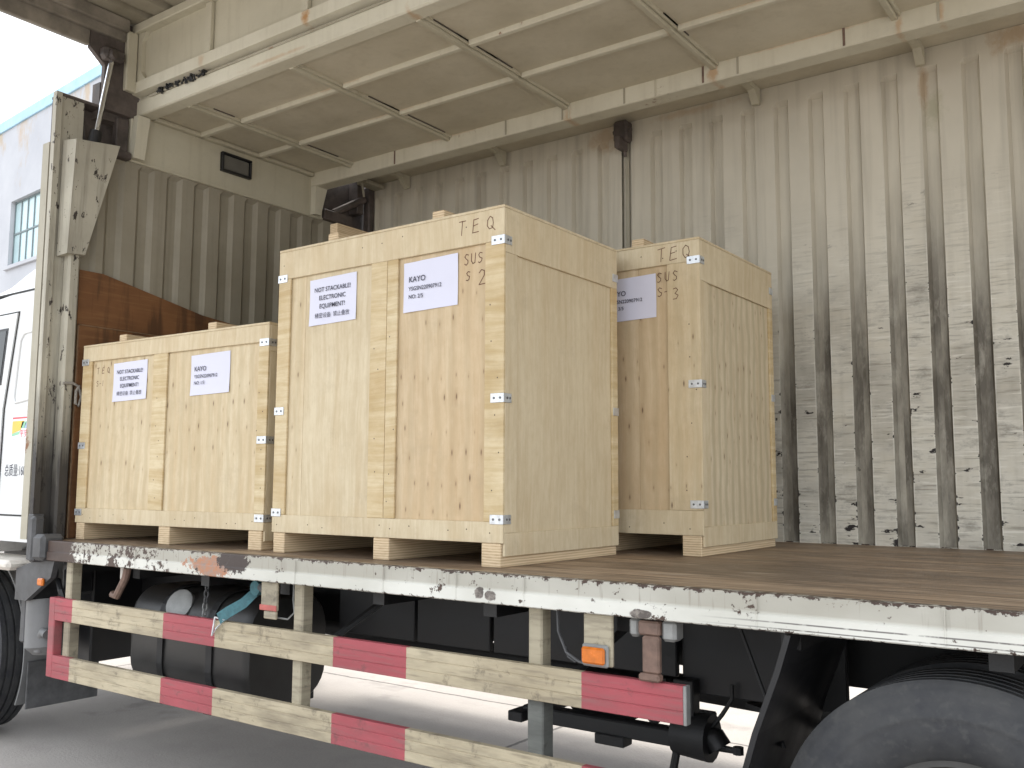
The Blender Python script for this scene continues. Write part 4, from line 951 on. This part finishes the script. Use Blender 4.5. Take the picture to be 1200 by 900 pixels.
# low crate at the front of the deck
WL = 1.535
lc = crate((-5.095, 2.875, ZD+.0008), WL, .86, 1.088, 'low wooden crate with two papers, standing in front of the brown boards', .095, [(.65, .765)],
           [(.05, .70, 'ply_v'), (.70, WL-.05, 'ply_v')], seed=13, rotz=RAD(2.2), top=.14, clz=(.99, .52, .15), lw=.09, rw=.07, bat=(.275, 1.03))
paper(lc, .285, .755, .30, .212, P1, PF); paper(lc, .95, .757, .30, .207, P2('1/5'), PF)
write('TEQ', .032, (.125, .0112, .92), lc, 1.5, w=.003); write('S-1', .03, (.125, .0112, .85), lc, .9, w=.003)
# crate behind the tall one: only its lid batten shows above it
hc = crate((-4.36, 3.92, ZD+.0008), 1.1, 1.0, 1.775, 'wooden crate behind the tallest crate with only a grey lid batten showing', .15, [(.5, .59)], [(.05, 1.05, 'ply_v')], seed=21, detail=False, bat=(.095,), bh=.14)

# ================================================================== LOOSE THINGS
b1 = MB(); b1.prism([(Y0+.185, ZD+.002), (Y0+.185, 2.745), (3.02, 2.745), (3.12, 2.725), (3.72, 2.60), (3.95, 2.575), (3.95, ZD+.002)], 0, X0+.005, X0+.017)
b1 = b1.build('brown_board', 'brown'); tag(b1, 'tall dark brown board with a sloping top leaning on the corrugated bulkhead', 'board')
bt = MB(); bt.box((0, 0, 0), (.016, 1.15, 1.215), .003); b2 = bt.build('brown_board', 'brown', None, (X0+.021, Y0+.19, ZD+.002)); tag(b2, 'shorter brown board with a pale top edge between the low crate and the tall board', 'board')
box('top_edge', (.0005, 0.001, 1.2155), (.0155, 1.149, 1.222), 'brown_edge', b2, .002); box('front_edge', (.0005, -.007, .0), (.0155, -.0005, 1.215), 'brown_edge', b2, .002)
# ratchet strap hooked over the guard rail
rs = empty('ratchet_strap', (-3.56, 2.70, .80)); tag(rs, 'teal ratchet strap hooked over the upper red and cream guard rail', 'strap')
mb = MB(); o = Vector((-3.56, 2.70, .80)); pts = [Vector((-3.43, 2.83, 1.06)), Vector((-3.44, 2.80, 1.03)), Vector((-3.465, 2.76, .985)), Vector((-3.52, 2.72, .945)), Vector((-3.565, 2.705, .915))]
vs = []; fs = []
for i, p in enumerate(pts):
    d = (pts[min(i+1, 4)]-pts[max(i-1, 0)]).normalized(); s_ = Vector((d.z, 0, -d.x)).normalized()*.026
    vs += [p-o-s_+Vector((0, -.0015, 0)), p-o+s_+Vector((0, -.0015, 0)), p-o+s_+Vector((0, .0015, 0)), p-o-s_+Vector((0, .0015, 0))]
for i in range(4): b = i*4; fs += [(b, b+1, b+5, b+4), (b+1, b+2, b+6, b+5), (b+2, b+3, b+7, b+6), (b+3, b, b+4, b+7)]
mb.add(vs, fs+[(0, 1, 2, 3), (16, 17, 18, 19)]); mb.build('webbing', 'teal', rs)
mb = MB(); mb.tube([Vector((-3.43, 2.79, 1.05))-o, Vector((-3.43, 2.86, 1.05))-o], .033, 14); mb.build('ratchet_drum', 'teal', rs, smooth=40)
mb = MB(); mb.tube([Vector(p)-o for p in ((-3.40, 2.80, 1.06), (-3.37, 2.80, 1.045), (-3.33, 2.80, 1.05))], .02, 8); mb.build('ratchet_handle', 'grime_grey', rs)
mb = MB(); mb.tube([Vector(p)-o for p in ((-3.60, 2.712, .918), (-3.53, 2.712, .912), (-3.585, 2.708, .868), (-3.61, 2.706, .835), (-3.60, 2.712, .918))], .0045, 6, cap=False); mb.build('wire_hook', 'clip', rs)
# rope loop tied on the corner post
rl = MB(); pts = [(X0+.06, 2.79, 2.07), (X0+.07, 2.84, 2.075), (X0+.07, 2.875, 2.06), (X0+.07, 2.895, 2.0), (X0+.07, 2.88, 1.945), (X0+.07, 2.862, 1.96), (X0+.07, 2.862, 2.03), (X0+.07, 2.88, 2.065)]
rl.tube([(p[0]-X0-.06, p[1]-2.79, p[2]-2.07) for p in pts], .008, 8); rl = rl.build('rope_loop', 'rope', None, (X0+.06, 2.79, 2.07), smooth=60); tag(rl, 'short grey rope loop tied to the cream corner post', 'rope')
